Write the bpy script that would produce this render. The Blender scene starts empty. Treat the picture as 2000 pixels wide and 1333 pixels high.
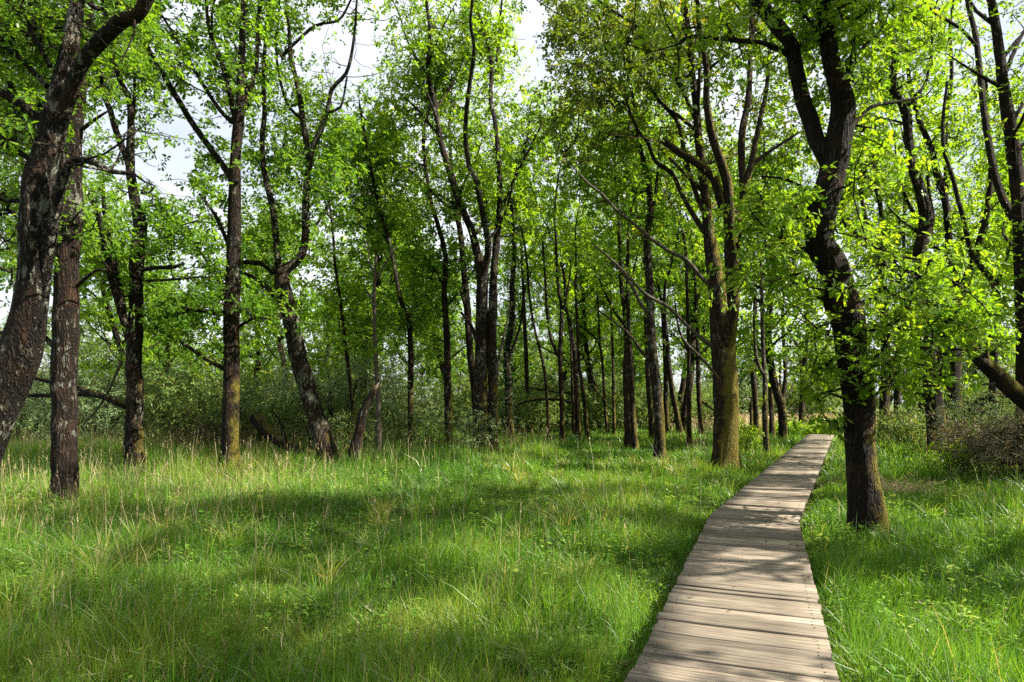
import bpy, math
import numpy as np
from mathutils import Vector

SC = bpy.context.scene
COL = SC.collection
RNG = np.random.default_rng(7)

# ------------------------------------------------------------------ camera
F = 1333.0          # focal length in photo pixels (24 mm equivalent)
CX, HY = 1000.0, 785.0
EYE = 1.8
cam_d = bpy.data.cameras.new("camera")
cam_d.lens = 24.0
cam_d.sensor_width = 36.0
cam_d.shift_y = (HY - 666.5) / 2000.0
cam_d.clip_start = 0.05
cam_d.clip_end = 3000.0
cam = bpy.data.objects.new("camera", cam_d)
COL.objects.link(cam)
cam.location = (0, 0, EYE)
cam.rotation_euler = (math.radians(90), 0, 0)
SC.camera = cam

# ------------------------------------------------------------------ world and sun
SUN_AZ, SUN_EL = 102.0, 42.0        # degrees clockwise from the view direction, degrees up
SUN = np.array([math.sin(math.radians(SUN_AZ)) * math.cos(math.radians(SUN_EL)),
                math.cos(math.radians(SUN_AZ)) * math.cos(math.radians(SUN_EL)),
                math.sin(math.radians(SUN_EL))])
world = bpy.data.worlds.new("World")
SC.world = world
world.use_nodes = True
wn, wl = world.node_tree.nodes, world.node_tree.links
wn.clear()
w_out = wn.new("ShaderNodeOutputWorld")
w_bg = wn.new("ShaderNodeBackground")
w_bg.inputs["Strength"].default_value = 0.050
sky = wn.new("ShaderNodeTexSky")
sky.sky_type = 'NISHITA'
sky.sun_disc = False
sky.sun_elevation = math.radians(SUN_EL)
sky.sun_rotation = math.radians(SUN_AZ)
sky.air_density = 1.0
sky.dust_density = 2.5
sky.ozone_density = 1.0
w_tc = wn.new("ShaderNodeTexCoord")
w_map = wn.new("ShaderNodeMapping")
w_map.inputs["Scale"].default_value = (1.0, 1.0, 2.5)
w_no = wn.new("ShaderNodeTexNoise")
w_no.inputs["Scale"].default_value = 2.2
w_no.inputs["Detail"].default_value = 6.0
w_ramp = wn.new("ShaderNodeValToRGB")
w_ramp.color_ramp.elements[0].position = 0.30
w_ramp.color_ramp.elements[0].color = (0.45, 0.45, 0.45, 1)
w_ramp.color_ramp.elements[1].position = 0.62
w_ramp.color_ramp.elements[1].color = (0.95, 0.95, 0.95, 1)
w_mix = wn.new("ShaderNodeMix")
w_mix.data_type = 'RGBA'
w_mix.inputs["B"].default_value = (6.6, 6.9, 7.4, 1)     # thin bright overcast
wl.new(w_tc.outputs["Generated"], w_map.inputs["Vector"])
wl.new(w_map.outputs["Vector"], w_no.inputs["Vector"])
wl.new(w_no.outputs["Fac"], w_ramp.inputs["Fac"])
wl.new(w_ramp.outputs["Color"], w_mix.inputs["Factor"])
wl.new(sky.outputs["Color"], w_mix.inputs["A"])
wl.new(w_mix.outputs["Result"], w_bg.inputs["Color"])
wl.new(w_bg.outputs["Background"], w_out.inputs["Surface"])

sun_d = bpy.data.lights.new("sun", 'SUN')
sun_d.energy = 5.0
sun_d.angle = math.radians(0.5)
sun_d.color = (1.0, 0.93, 0.80)
sun_o = bpy.data.objects.new("sun", sun_d)
COL.objects.link(sun_o)
sun_o.rotation_euler = Vector(SUN).to_track_quat('Z', 'Y').to_euler()
sun_o.location = (30, 0, 30)

SC.view_settings.view_transform = 'Standard'
SC.view_settings.look = 'None'
SC.view_settings.gamma = 1.0
SC.view_settings.exposure = 1.92
SC.cycles.max_bounces = 7
SC.cycles.diffuse_bounces = 5
SC.cycles.glossy_bounces = 2
SC.cycles.transmission_bounces = 4
SC.cycles.use_denoising = False

# ------------------------------------------------------------------ helpers
def sstep(a, b, x):
    t = np.clip((x - a) / (b - a), 0, 1)
    return t * t * (3 - 2 * t)

def unit(v):
    return v / (np.linalg.norm(v, axis=-1, keepdims=True) + 1e-9)

class Field:
    """a smooth random field over x, y made of a few sine waves, roughly -1..1"""
    def __init__(self, wl_min, wl_max, n=9, seed=0):
        r = np.random.default_rng(seed)
        w = np.exp(r.uniform(math.log(wl_min), math.log(wl_max), n))
        a = r.uniform(0, 2 * math.pi, n)
        self.kx, self.ky = 2 * math.pi / w * np.cos(a), 2 * math.pi / w * np.sin(a)
        self.ph = r.uniform(0, 2 * math.pi, n)
        self.am = np.sqrt(w); self.am /= math.sqrt((self.am ** 2).sum() / 2) * 1.6
    def __call__(self, x, y):
        x = np.asarray(x, float); y = np.asarray(y, float)
        o = np.zeros(np.broadcast(x, y).shape)
        for kx, ky, p, a in zip(self.kx, self.ky, self.ph, self.am):
            o += a * np.sin(kx * x + ky * y + p)
        return o

GROUND = Field(5, 18, 8, 3)
def path_dist(x, y):
    """signed-free distance to the walkway centre line"""
    best = np.full(np.broadcast(x, y).shape, 1e9)
    for (a, b) in zip(PATH[:-1], PATH[1:]):
        a = np.array(a); b = np.array(b); d = b - a
        t = np.clip(((x - a[0]) * d[0] + (y - a[1]) * d[1]) / (d @ d), 0, 1)
        best = np.minimum(best, np.hypot(x - a[0] - t * d[0], y - a[1] - t * d[1]))
    return best
PATH = [(0.0, 1.0), (1.24, 3.84), (3.275, 9.27), (14.85, 32.8), (19.0, 37.6), (26.0, 41.0), (38.0, 43.5)]
def gz(x, y):
    x = np.asarray(x, float); y = np.asarray(y, float)
    h = 0.07 * GROUND(x, y) * sstep(1.0, 3.0, path_dist(x, y))
    h = h + 0.55 * sstep(8.5, 15, x - 0.12 * (y - 10)) * sstep(34, 24, y)      # low bank beside the wood on the right
    return h

def P(px, py, Y):
    return np.array([(px - CX) / F * Y, Y, EYE - (py - HY) / F * Y])

def new_mesh(name, verts, faces, mats, smooth=False, attrs=None, midx=None):
    """faces: list of int arrays (n, k); attrs: {name: per-face float array in the same order}"""
    me = bpy.data.meshes.new(name)
    verts = np.asarray(verts, np.float32)
    faces = [np.asarray(f, np.int32) for f in faces if len(f)]
    nl = sum(f.size for f in faces); nf = sum(len(f) for f in faces)
    me.vertices.add(len(verts)); me.vertices.foreach_set("co", verts.ravel())
    me.loops.add(nl); me.polygons.add(nf)
    if nf:
        me.loops.foreach_set("vertex_index", np.concatenate([f.ravel() for f in faces]))
        tot = np.concatenate([np.full(len(f), f.shape[1], np.int32) for f in faces])
        st = np.concatenate([[0], np.cumsum(tot)[:-1]]).astype(np.int32)
        me.polygons.foreach_set("loop_start", st)
        if smooth:
            me.polygons.foreach_set("use_smooth", np.ones(nf, bool))
    for m in (mats if isinstance(mats, (list, tuple)) else [mats]):
        me.materials.append(m)
    if midx is not None:
        me.polygons.foreach_set("material_index", np.asarray(midx, np.int32))
    for k, v in (attrs or {}).items():
        a = me.attributes.new(k, 'FLOAT', 'FACE')
        a.data.foreach_set("value", np.asarray(v, np.float32))
    me.update(calc_edges=True)
    return me

def link(name, me, parent=None, color=None):
    o = bpy.data.objects.new(name, me)
    COL.objects.link(o)
    if parent is not None:
        o.parent = parent
    if color is not None:
        o.color = color
    return o

def tag(o, label=None, cat=None, group=None, kind=None):
    if label: o["label"] = label
    if cat: o["category"] = cat
    if group: o["group"] = group
    if kind: o["kind"] = kind
    return o

def empty(name, loc):
    o = bpy.data.objects.new(name, None)
    o.empty_display_size = 0.3
    COL.objects.link(o)
    o.location = loc
    return o

# ------------------------------------------------------------------ materials
def mat(name):
    m = bpy.data.materials.new(name)
    m.use_nodes = True
    nt = m.node_tree
    nt.nodes.clear()
    out = nt.nodes.new("ShaderNodeOutputMaterial")
    return m, nt, out

def node(nt, t, **kw):
    n = nt.nodes.new(t)
    for k, v in kw.items():
        if k in n.inputs: n.inputs[k].default_value = v
        else: setattr(n, k, v)
    return n

def ramp(nt, src, stops):
    r = nt.nodes.new("ShaderNodeValToRGB")
    cr = r.color_ramp
    while len(cr.elements) < len(stops): cr.elements.new(0.5)
    for e, (p, c) in zip(cr.elements, stops):
        e.position = p
        e.color = tuple(c) + (1,) if len(c) == 3 else c
    nt.links.new(src, r.inputs["Fac"])
    return r.outputs["Color"]

def mixc(nt, fac, a, b, mode='MIX'):
    m = nt.nodes.new("ShaderNodeMix"); m.data_type = 'RGBA'; m.blend_type = mode
    for s, v in (("Factor", fac), ("A", a), ("B", b)):
        if hasattr(v, "is_linked"): nt.links.new(v, m.inputs[s])
        else: m.inputs[s].default_value = v if s == "Factor" else tuple(v) + (1,)
    return m.outputs["Result"]

def mth(nt, op, a, b=None, clamp=False):
    m = nt.nodes.new("ShaderNodeMath"); m.operation = op; m.use_clamp = clamp
    for i, v in enumerate((a, b)):
        if v is None: continue
        if hasattr(v, "is_linked"): nt.links.new(v, m.inputs[i])
        else: m.inputs[i].default_value = v
    return m.outputs[0]

def leaf_mat(name, stops, trans=1.9, tfac=0.5, rough=0.62, spec=0.14):
    """thin leaf: diffuse + translucent + a weak gloss; colour varies by leaf through the 'tint' attribute"""
    m, nt, out = mat(name)
    at = node(nt, "ShaderNodeAttribute", attribute_name="tint")
    c = ramp(nt, at.outputs["Fac"], stops)
    tc = mixc(nt, 1.0, c, (trans * 1.15, trans, trans * 0.45), 'MULTIPLY')
    d = node(nt, "ShaderNodeBsdfDiffuse"); nt.links.new(c, d.inputs["Color"])
    t = node(nt, "ShaderNodeBsdfTranslucent"); nt.links.new(tc, t.inputs["Color"])
    mx = node(nt, "ShaderNodeMixShader"); mx.inputs["Fac"].default_value = tfac
    nt.links.new(d.outputs[0], mx.inputs[1]); nt.links.new(t.outputs[0], mx.inputs[2])
    g = node(nt, "ShaderNodeBsdfGlossy", Roughness=rough); g.inputs["Color"].default_value = (1, 1, 1, 1)
    fr = node(nt, "ShaderNodeFresnel", IOR=1.38)
    ff = mth(nt, 'MULTIPLY', fr.outputs[0], spec)
    mx2 = node(nt, "ShaderNodeMixShader")
    nt.links.new(ff, mx2.inputs["Fac"])
    nt.links.new(mx.outputs[0], mx2.inputs[1]); nt.links.new(g.outputs[0], mx2.inputs[2])
    nt.links.new(mx2.outputs[0], out.inputs["Surface"])
    return m

M = {}
M['oak'] = leaf_mat("oak_leaf", [(0.0, (0.036, 0.095, 0.005)), (0.45, (0.078, 0.165, 0.008)), (0.8, (0.13, 0.22, 0.012)), (1.0, (0.21, 0.25, 0.02))], trans=2.3, tfac=0.58)
M['young'] = leaf_mat("young_oak_leaf", [(0.0, (0.055, 0.13, 0.005)), (0.5, (0.11, 0.205, 0.008)), (0.85, (0.17, 0.26, 0.013)), (1.0, (0.23, 0.28, 0.02))], trans=2.3, tfac=0.58)
M['olive'] = leaf_mat("olive_oak_leaf", [(0.0, (0.04, 0.085, 0.005)), (0.5, (0.085, 0.14, 0.008)), (0.8, (0.14, 0.18, 0.012)), (1.0, (0.30, 0.21, 0.02))], trans=1.8, tfac=0.48)
M['willow'] = leaf_mat("willow_leaf", [(0.0, (0.08, 0.13, 0.06)), (0.6, (0.15, 0.22, 0.10)), (1.0, (0.24, 0.30, 0.16))], trans=1.4, tfac=0.4)
M['scrub'] = leaf_mat("scrub_leaf", [(0.0, (0.05, 0.095, 0.02)), (0.6, (0.10, 0.16, 0.035)), (1.0, (0.17, 0.21, 0.06))], trans=1.6, tfac=0.4)
M['haze_leaf'] = leaf_mat("haze_tinted_leaf", [(0.0, (0.07, 0.13, 0.03)), (0.6, (0.13, 0.21, 0.05)), (1.0, (0.2, 0.27, 0.08))], trans=1.5, tfac=0.42)  # paler greens: distance haze is put into the leaf colour
M['ivy'] = leaf_mat("ivy_leaf", [(0.0, (0.015, 0.04, 0.008)), (1.0, (0.04, 0.085, 0.015))], trans=1.5, tfac=0.3, spec=0.6)
M['grass'] = leaf_mat("grass_blade", [(0.0, (0.034, 0.105, 0.009)), (0.4, (0.085, 0.195, 0.015)), (0.7, (0.165, 0.255, 0.028)), (0.86, (0.23, 0.25, 0.06)), (1.0, (0.36, 0.29, 0.15))], trans=1.75, tfac=0.46, spec=0.12, rough=0.6)
M['weed'] = leaf_mat("weed_leaf", [(0.0, (0.05, 0.14, 0.015)), (0.6, (0.12, 0.235, 0.025)), (1.0, (0.26, 0.32, 0.05))], trans=1.6, tfac=0.42)
M['dry'] = leaf_mat("dry_stalk", [(0.0, (0.16, 0.12, 0.06)), (0.6, (0.34, 0.27, 0.15)), (1.0, (0.50, 0.42, 0.26))], trans=1.1, tfac=0.25)
M['brown'] = leaf_mat("brown_twig_foliage", [(0.0, (0.085, 0.066, 0.045)), (0.6, (0.16, 0.135, 0.09)), (1.0, (0.22, 0.23, 0.13))], trans=1.1, tfac=0.2)

def bark_mat():
    """bark: dark furrowed plates, pale lichen, moss.  object colour: R moss amount, G lichen amount, B tone"""
    m, nt, out = mat("bark")
    tc = node(nt, "ShaderNodeTexCoord")
    oi = node(nt, "ShaderNodeObjectInfo")
    sep = node(nt, "ShaderNodeSeparateColor"); nt.links.new(oi.outputs["Color"], sep.inputs[0])
    geo = node(nt, "ShaderNodeNewGeometry")
    mp = node(nt, "ShaderNodeMapping"); mp.inputs["Scale"].default_value = (1, 1, 0.11)
    nt.links.new(tc.outputs["Object"], mp.inputs["Vector"])
    n1 = node(nt, "ShaderNodeTexNoise", Scale=26.0, Detail=7.0, Roughness=0.62); nt.links.new(mp.outputs[0], n1.inputs["Vector"])
    vo = node(nt, "ShaderNodeTexVoronoi", Scale=24.0); vo.feature = 'DISTANCE_TO_EDGE'
    wob = node(nt, "ShaderNodeTexNoise", Scale=9.0, Detail=3.0); nt.links.new(tc.outputs["Object"], wob.inputs["Vector"])
    wv = node(nt, "ShaderNodeVectorMath", operation='MULTIPLY_ADD')
    nt.links.new(wob.outputs["Color"], wv.inputs[0]); wv.inputs[1].default_value = (0.09, 0.09, 0.09)
    nt.links.new(mp.outputs[0], wv.inputs[2]); nt.links.new(wv.outputs[0], vo.inputs["Vector"])
    plate = mth(nt, 'MULTIPLY', vo.outputs["Distance"], 3.2, True)
    h = mth(nt, 'ADD', mth(nt, 'MULTIPLY', plate, 0.5), mth(nt, 'MULTIPLY', n1.outputs["Fac"], 1.0))
    base = ramp(nt, h, [(0.3, (0.003, 0.002, 0.0014)), (0.65, (0.013, 0.008, 0.005)), (0.95, (0.042, 0.026, 0.016)), (1.0, (0.075, 0.05, 0.033))])
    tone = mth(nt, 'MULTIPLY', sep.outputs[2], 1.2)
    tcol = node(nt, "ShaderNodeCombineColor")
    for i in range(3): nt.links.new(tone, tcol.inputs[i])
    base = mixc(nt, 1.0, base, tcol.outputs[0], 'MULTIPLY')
    # reddish weathered areas where bark has flaked
    n2 = node(nt, "ShaderNodeTexNoise", Scale=2.4, Detail=4.0); nt.links.new(tc.outputs["Object"], n2.inputs["Vector"])
    f2 = ramp(nt, n2.outputs["Fac"], [(0.52, (0, 0, 0)), (0.68, (0.5, 0.5, 0.5))])
    base = mixc(nt, f2, base, (0.052, 0.025, 0.013))
    # lichen
    mp3 = node(nt, "ShaderNodeMapping"); mp3.inputs["Scale"].default_value = (1, 1, 0.45); nt.links.new(tc.outputs["Object"], mp3.inputs["Vector"])
    n3 = node(nt, "ShaderNodeTexNoise", Scale=15.0, Detail=7.0, Roughness=0.72); nt.links.new(mp3.outputs[0], n3.inputs["Vector"])
    n3b = node(nt, "ShaderNodeTexNoise", Scale=1.7, Detail=2.0); nt.links.new(tc.outputs["Object"], n3b.inputs["Vector"])
    s3 = mth(nt, 'ADD', n3.outputs["Fac"], mth(nt, 'MULTIPLY', mth(nt, 'SUBTRACT', n3b.outputs["Fac"], 0.5), 0.5))
    s3 = mth(nt, 'ADD', s3, mth(nt, 'MULTIPLY', mth(nt, 'SUBTRACT', sep.outputs[1], 0.5), 0.45))
    f3 = ramp(nt, s3, [(0.585, (0, 0, 0)), (0.65, (0.75, 0.75, 0.75))])
    base = mixc(nt, f3, base, (0.16, 0.165, 0.13))
    # moss: low on the trunk, on upward-facing bark and on one flank
    sp = node(nt, "ShaderNodeSeparateXYZ"); nt.links.new(tc.outputs["Object"], sp.inputs[0])
    sn = node(nt, "ShaderNodeSeparateXYZ"); nt.links.new(geo.outputs["Normal"], sn.inputs[0])
    low = mth(nt, 'MULTIPLY', mth(nt, 'SUBTRACT', 2.6, sp.outputs[2]), 0.075)
    n4 = node(nt, "ShaderNodeTexNoise", Scale=2.6, Detail=7.0, Roughness=0.7); nt.links.new(tc.outputs["Object"], n4.inputs["Vector"])
    ms = mth(nt, 'ADD', n4.outputs["Fac"], low)
    ms = mth(nt, 'ADD', ms, mth(nt, 'MULTIPLY', sn.outputs[2], 0.25))
    ms = mth(nt, 'ADD', ms, mth(nt, 'MULTIPLY', sn.outputs[0], mth(nt, 'MULTIPLY', sep.outputs[0], 0.42)))
    ms = mth(nt, 'ADD', ms, mth(nt, 'MULTIPLY', mth(nt, 'SUBTRACT', sep.outputs[0], 0.5), 0.6))
    f4 = ramp(nt, ms, [(0.63, (0, 0, 0)), (0.80, (0.85, 0.85, 0.85))])
    n5 = node(nt, "ShaderNodeTexNoise", Scale=60.0, Detail=3.0); nt.links.new(tc.outputs["Object"], n5.inputs["Vector"])
    mossc = ramp(nt, n5.outputs["Fac"], [(0.3, (0.045, 0.042, 0.005)), (0.7, (0.17, 0.135, 0.016))])
    base = mixc(nt, f4, base, mossc)
    bs = node(nt, "ShaderNodeBsdfPrincipled", Roughness=0.92)
    bs.inputs["Specular IOR Level"].default_value = 0.2
    nt.links.new(base, bs.inputs["Base Color"])
    bm = node(nt, "ShaderNodeBump", Strength=1.0, Distance=0.05)
    nt.links.new(h, bm.inputs["Height"]); nt.links.new(bm.outputs[0], bs.inputs["Normal"])
    nt.links.new(bs.outputs[0], out.inputs["Surface"])
    return m
M['bark'] = bark_mat()

def wood_mat(name, c0, c1, c2):
    """bare weathered wood of dead limbs"""
    m, nt, out = mat(name)
    tc = node(nt, "ShaderNodeTexCoord")
    mp = node(nt, "ShaderNodeMapping"); mp.inputs["Scale"].default_value = (1, 1, 0.15)
    nt.links.new(tc.outputs["Object"], mp.inputs["Vector"])
    n = node(nt, "ShaderNodeTexNoise", Scale=30.0, Detail=6.0); nt.links.new(mp.outputs[0], n.inputs["Vector"])
    c = ramp(nt, n.outputs["Fac"], [(0.3, c0), (0.55, c1), (0.75, c2)])
    b = node(nt, "ShaderNodeBsdfPrincipled", Roughness=0.85); nt.links.new(c, b.inputs["Base Color"])
    bm = node(nt, "ShaderNodeBump", Strength=0.7, Distance=0.01); nt.links.new(n.outputs["Fac"], bm.inputs["Height"])
    nt.links.new(bm.outputs[0], b.inputs["Normal"]); nt.links.new(b.outputs[0], out.inputs["Surface"])
    return m
M['deadwood'] = wood_mat("dead_wood", (0.02, 0.014, 0.009), (0.05, 0.036, 0.024), (0.10, 0.078, 0.055))

def ground_mat():
    m, nt, out = mat("ground_soil")
    geo = node(nt, "ShaderNodeNewGeometry")
    n = node(nt, "ShaderNodeTexNoise", Scale=0.5, Detail=8.0, Roughness=0.6); nt.links.new(geo.outputs["Position"], n.inputs["Vector"])
    n2 = node(nt, "ShaderNodeTexNoise", Scale=14.0, Detail=6.0, Roughness=0.7); nt.links.new(geo.outputs["Position"], n2.inputs["Vector"])
    a = ramp(nt, n2.outputs["Fac"], [(0.3, (0.022, 0.030, 0.006)), (0.55, (0.05, 0.085, 0.012)), (0.75, (0.12, 0.12, 0.04))])
    b = ramp(nt, n.outputs["Fac"], [(0.35, (0.6, 0.65, 0.5)), (0.65, (1.3, 1.25, 1.0))])
    c = mixc(nt, 1.0, a, b, 'MULTIPLY')
    sp = node(nt, "ShaderNodeSeparateXYZ"); nt.links.new(geo.outputs["Position"], sp.inputs[0])
    far = mth(nt, 'MULTIPLY', mth(nt, 'SUBTRACT', sp.outputs[1], 40.0), 0.12, True)
    c = mixc(nt, far, c, (0.09, 0.11, 0.035))
    bs = node(nt, "ShaderNodeBsdfPrincipled", Roughness=0.95); nt.links.new(c, bs.inputs["Base Color"])
    bs.inputs["Specular IOR Level"].default_value = 0.1
    bm = node(nt, "ShaderNodeBump", Strength=0.8, Distance=0.05); nt.links.new(n2.outputs["Fac"], bm.inputs["Height"])
    nt.links.new(bm.outputs[0], bs.inputs["Normal"]); nt.links.new(bs.outputs[0], out.inputs["Surface"])
    return m
M['ground'] = ground_mat()

def plank_mat():
    m, nt, out = mat("weathered_planks")
    at = node(nt, "ShaderNodeAttribute", attribute_name="tint")
    uv = node(nt, "ShaderNodeUVMap")
    mp = node(nt, "ShaderNodeMapping"); mp.inputs["Scale"].default_value = (2.2, 40, 1)
    nt.links.new(uv.outputs[0], mp.inputs["Vector"])
    n = node(nt, "ShaderNodeTexNoise", Scale=1.0, Detail=8.0, Roughness=0.65); nt.links.new(mp.outputs[0], n.inputs["Vector"])
    n2 = node(nt, "ShaderNodeTexNoise", Scale=1.6, Detail=5.0, Roughness=0.6); nt.links.new(uv.outputs[0], n2.inputs["Vector"])
    sc = node(nt, "ShaderNodeMapping"); sc.inputs["Scale"].default_value = (3.0, 9.0, 1); nt.links.new(uv.outputs[0], sc.inputs["Vector"])
    n3 = node(nt, "ShaderNodeTexNoise", Scale=1.0, Detail=4.0); nt.links.new(sc.outputs[0], n3.inputs["Vector"])
    c = ramp(nt, n.outputs["Fac"], [(0.30, (0.045, 0.036, 0.028)), (0.46, (0.16, 0.135, 0.108)), (0.70, (0.29, 0.25, 0.205))])
    tone = ramp(nt, at.outputs["Fac"], [(0.0, (0.52, 0.52, 0.50)), (0.5, (0.92, 0.91, 0.89)), (1.0, (1.22, 1.19, 1.15))])
    c = mixc(nt, 1.0, c, tone, 'MULTIPLY')
    stain = ramp(nt, n2.outputs["Fac"], [(0.35, (0.62, 0.60, 0.54)), (0.6, (1.05, 1.03, 1.0))])
    c = mixc(nt, 0.8, c, stain, 'MULTIPLY')
    alg = ramp(nt, n3.outputs["Fac"], [(0.58, (0, 0, 0)), (0.75, (0.5, 0.5, 0.5))])
    c = mixc(nt, alg, c, (0.11, 0.115, 0.06))
    bs = node(nt, "ShaderNodeBsdfPrincipled", Roughness=0.8); nt.links.new(c, bs.inputs["Base Color"])
    bs.inputs["Specular IOR Level"].default_value = 0.25
    bm = node(nt, "ShaderNodeBump", Strength=0.6, Distance=0.006); nt.links.new(n.outputs["Fac"], bm.inputs["Height"])
    nt.links.new(bm.outputs[0], bs.inputs["Normal"]); nt.links.new(bs.outputs[0], out.inputs["Surface"])
    return m
M['plank'] = plank_mat()

_m, _nt, _o = mat("rusty_nail"); _b = node(_nt, "ShaderNodeBsdfPrincipled", Roughness=.6, Metallic=.7); _b.inputs["Base Color"].default_value = (.06, .045, .035, 1)
_nt.links.new(_b.outputs[0], _o.inputs["Surface"]); M['nail'] = _m

# ------------------------------------------------------------------ ground sheet
def ground():
    def axis(lo, hi, fine_lo, fine_hi, step):
        mid = np.arange(fine_lo, fine_hi + 1e-6, step)
        g = [mid]
        k = np.array([1.5, 3.5, 7, 14, 30, 65, 140, 300, 700, 1500])
        g.insert(0, (fine_lo - k[::-1])); g.append(fine_hi + k)
        a = np.concatenate(g)
        return a[(a >= lo) & (a <= hi)]
    xs = axis(-1600, 1600, -30, 34, 0.5); ys = axis(-300, 1600, -6, 50, 0.5)
    X, Y = np.meshgrid(xs, ys)
    Z = gz(X, Y)
    v = np.stack([X, Y, Z], -1).reshape(-1, 3)
    nx, ny = len(xs), len(ys)
    i = (np.arange(ny - 1)[:, None] * nx + np.arange(nx - 1)[None]).ravel()
    f = np.stack([i, i + 1, i + nx + 1, i + nx], -1)
    o = link("ground", new_mesh("ground", v, [f], M['ground'], smooth=True))
    tag(o, kind="structure")
ground()

# ------------------------------------------------------------------ boardwalk
DECK = 0.22
def boardwalk():
    rng = np.random.default_rng(21)
    W, pitch = 1.13, 0.142
    pts = np.array(PATH)
    seg = np.diff(pts, axis=0); L = np.hypot(seg[:, 0], seg[:, 1]); dirs = seg / L[:, None]
    nrm = np.stack([dirs[:, 1], -dirs[:, 0]], -1)               # to the right
    # mitred left / right edge at each path vertex
    mit = []
    for i in range(len(pts)):
        a = nrm[max(i - 1, 0)]; b = nrm[min(i, len(nrm) - 1)]
        m = (a + b) / np.linalg.norm(a + b)
        mit.append(m / (m @ a))
    V, Fq, T, UV = [], [], [], []
    n = 0
    for i in range(len(seg)):
        cnt = max(2, int(round(L[i] / pitch)))
        for k in range(cnt):
            t0, t1 = k / cnt, (k + 1) / cnt
            g = (0.011 + 0.011 * rng.random()) / L[i]
            t1 -= g
            ext = rng.normal(0, 0.006, 2); ang = rng.normal(0, 0.004)
            dz = rng.normal(0, 0.003) ; tilt = rng.normal(0, 0.004)
            top = []
            ns = 5
            for side_t in np.linspace(-1, 1, ns):
                for t in (t0, t1):
                    c = pts[i] * (1 - t) + pts[i + 1] * t
                    mm = mit[i] * (1 - t) + mit[i + 1] * t
                    w = W / 2 + (ext[0] if side_t < 0 else ext[1]) * abs(side_t)
                    p = c + mm * side_t * w + dirs[i] * ang * side_t
                    z = DECK + dz + tilt * (1 if t == t1 else -1) + 0.003 * abs(side_t) ** 3
                    top.append((p[0], p[1], z, side_t * w, t))
            tone = np.clip(0.5 + rng.normal(0, 0.28), 0, 1)
            off = rng.uniform(0, 50)
            th = 0.038
            base = n
            ch = 0.004
            ctr = np.array(top)[:, :2].mean(0)
            for (x, y, z, su, tv) in top: V.append((x, y, z)); UV.append((su + off, (tv - t0) * L[i] + off * 3.1))
            for (x, y, z, su, tv) in top:
                V.append((x + dirs[i][0] * (ch if tv > (t0 + t1) / 2 else -ch) * 0.7, y + dirs[i][1] * (ch if tv > (t0 + t1) / 2 else -ch) * 0.7, z - ch)); UV.append((su + off, off * 3.1 - ch))
            for (x, y, z, su, tv) in top:
                V.append((x + dirs[i][0] * (ch if tv > (t0 + t1) / 2 else -ch) * 0.7, y + dirs[i][1] * (ch if tv > (t0 + t1) / 2 else -ch) * 0.7, z - th)); UV.append((su + off, off * 3.1 - th))
            m2 = 2 * ns
            for q in range(ns - 1):
                a = base + 2 * q
                Fq.append((a, a + 2, a + 3, a + 1))
                for lay in (0, 1):
                    b0, b1 = a + lay * m2, a + (lay + 1) * m2
                    Fq.append((b0, b1, b1 + 2, b0 + 2))
                    Fq.append((b0 + 1, b0 + 3, b1 + 3, b1 + 1))
                c0 = a + 2 * m2
                Fq.append((c0, c0 + 1, c0 + 3, c0 + 2))
            for lay in (0, 1):
                b0, b1 = base + lay * m2, base + (lay + 1) * m2
                Fq.append((b0, b0 + 1, b1 + 1, b1))
                e = 2 * (ns - 1)
                Fq.append((b0 + e, b1 + e, b1 + e + 1, b0 + e + 1))
            n += 3 * m2
            T += [tone] * ((ns - 1) * 6 + 4)
    root = empty("boardwalk", (1.24, 3.84, 0))
    off3 = np.array([1.24, 3.84, 0])
    me = new_mesh("deck_planks", np.array(V) - off3, [np.array(Fq)], M['plank'], attrs={"tint": T})
    uvl = me.uv_layers.new(name="UVMap")
    li = np.empty(len(me.loops), np.int32); me.loops.foreach_get("vertex_index", li)
    uvl.data.foreach_set("uv", np.array(UV, np.float32)[li].ravel())
    link("deck", me, root)
    tag(root, "weathered grey-brown plank boardwalk winding through the grass into the wood", "boardwalk")
    nv, nf, nn = [], [], 0
    for i in range(1, 3):
        cnt = max(2, int(round(L[i] / pitch)))
        for k in range(cnt):
            c = pts[i] * (1 - (k + .5) / cnt) + pts[i + 1] * (k + .5) / cnt
            if c[1] > 16: break
            for s in (-1, 1):
                for dd in (-.035, .03):
                    q = c + nrm[i] * s * (W / 2 - .075 + rng.normal(0, .006)) + dirs[i] * (dd + rng.normal(0, .005))
                    a = np.arange(7) / 7 * 6.283
                    nv.append(np.stack([q[0] + .007 * np.cos(a), q[1] + .007 * np.sin(a), np.full(7, DECK + .0065)], -1)); nf.append(np.arange(7) + nn); nn += 7
    nl = link("nail_heads", new_mesh("nail_heads", np.vstack(nv) - off3, [np.array(nf)], M['nail']), root); nl["kind"] = "stuff"
    # bearers along both edges and short posts into the ground
    for s in (-1, 1):
        V, Fq = [], []
        for i in range(len(pts)):
            c = pts[i] + mit[i] * s * (W / 2 - 0.06)
            for (o, z) in ((-0.03, DECK - 0.041), (0.03, DECK - 0.041), (0.03, DECK - 0.15), (-0.03, DECK - 0.15)):
                V.append((c[0] + mit[i][0] * o, c[1] + mit[i][1] * o, z))
            if i:
                a, b = 4 * (i - 1), 4 * i
                for q in range(4):
                    Fq.append((a + q, a + (q + 1) % 4, b + (q + 1) % 4, b + q))
        me = new_mesh("bearer", np.array(V) - off3, [np.array(Fq)], M['plank'], attrs={"tint": [0.1] * len(Fq)})
        me.uv_layers.new(name="UVMap")
        link("bearer", me, root)
    pm = None
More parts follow.
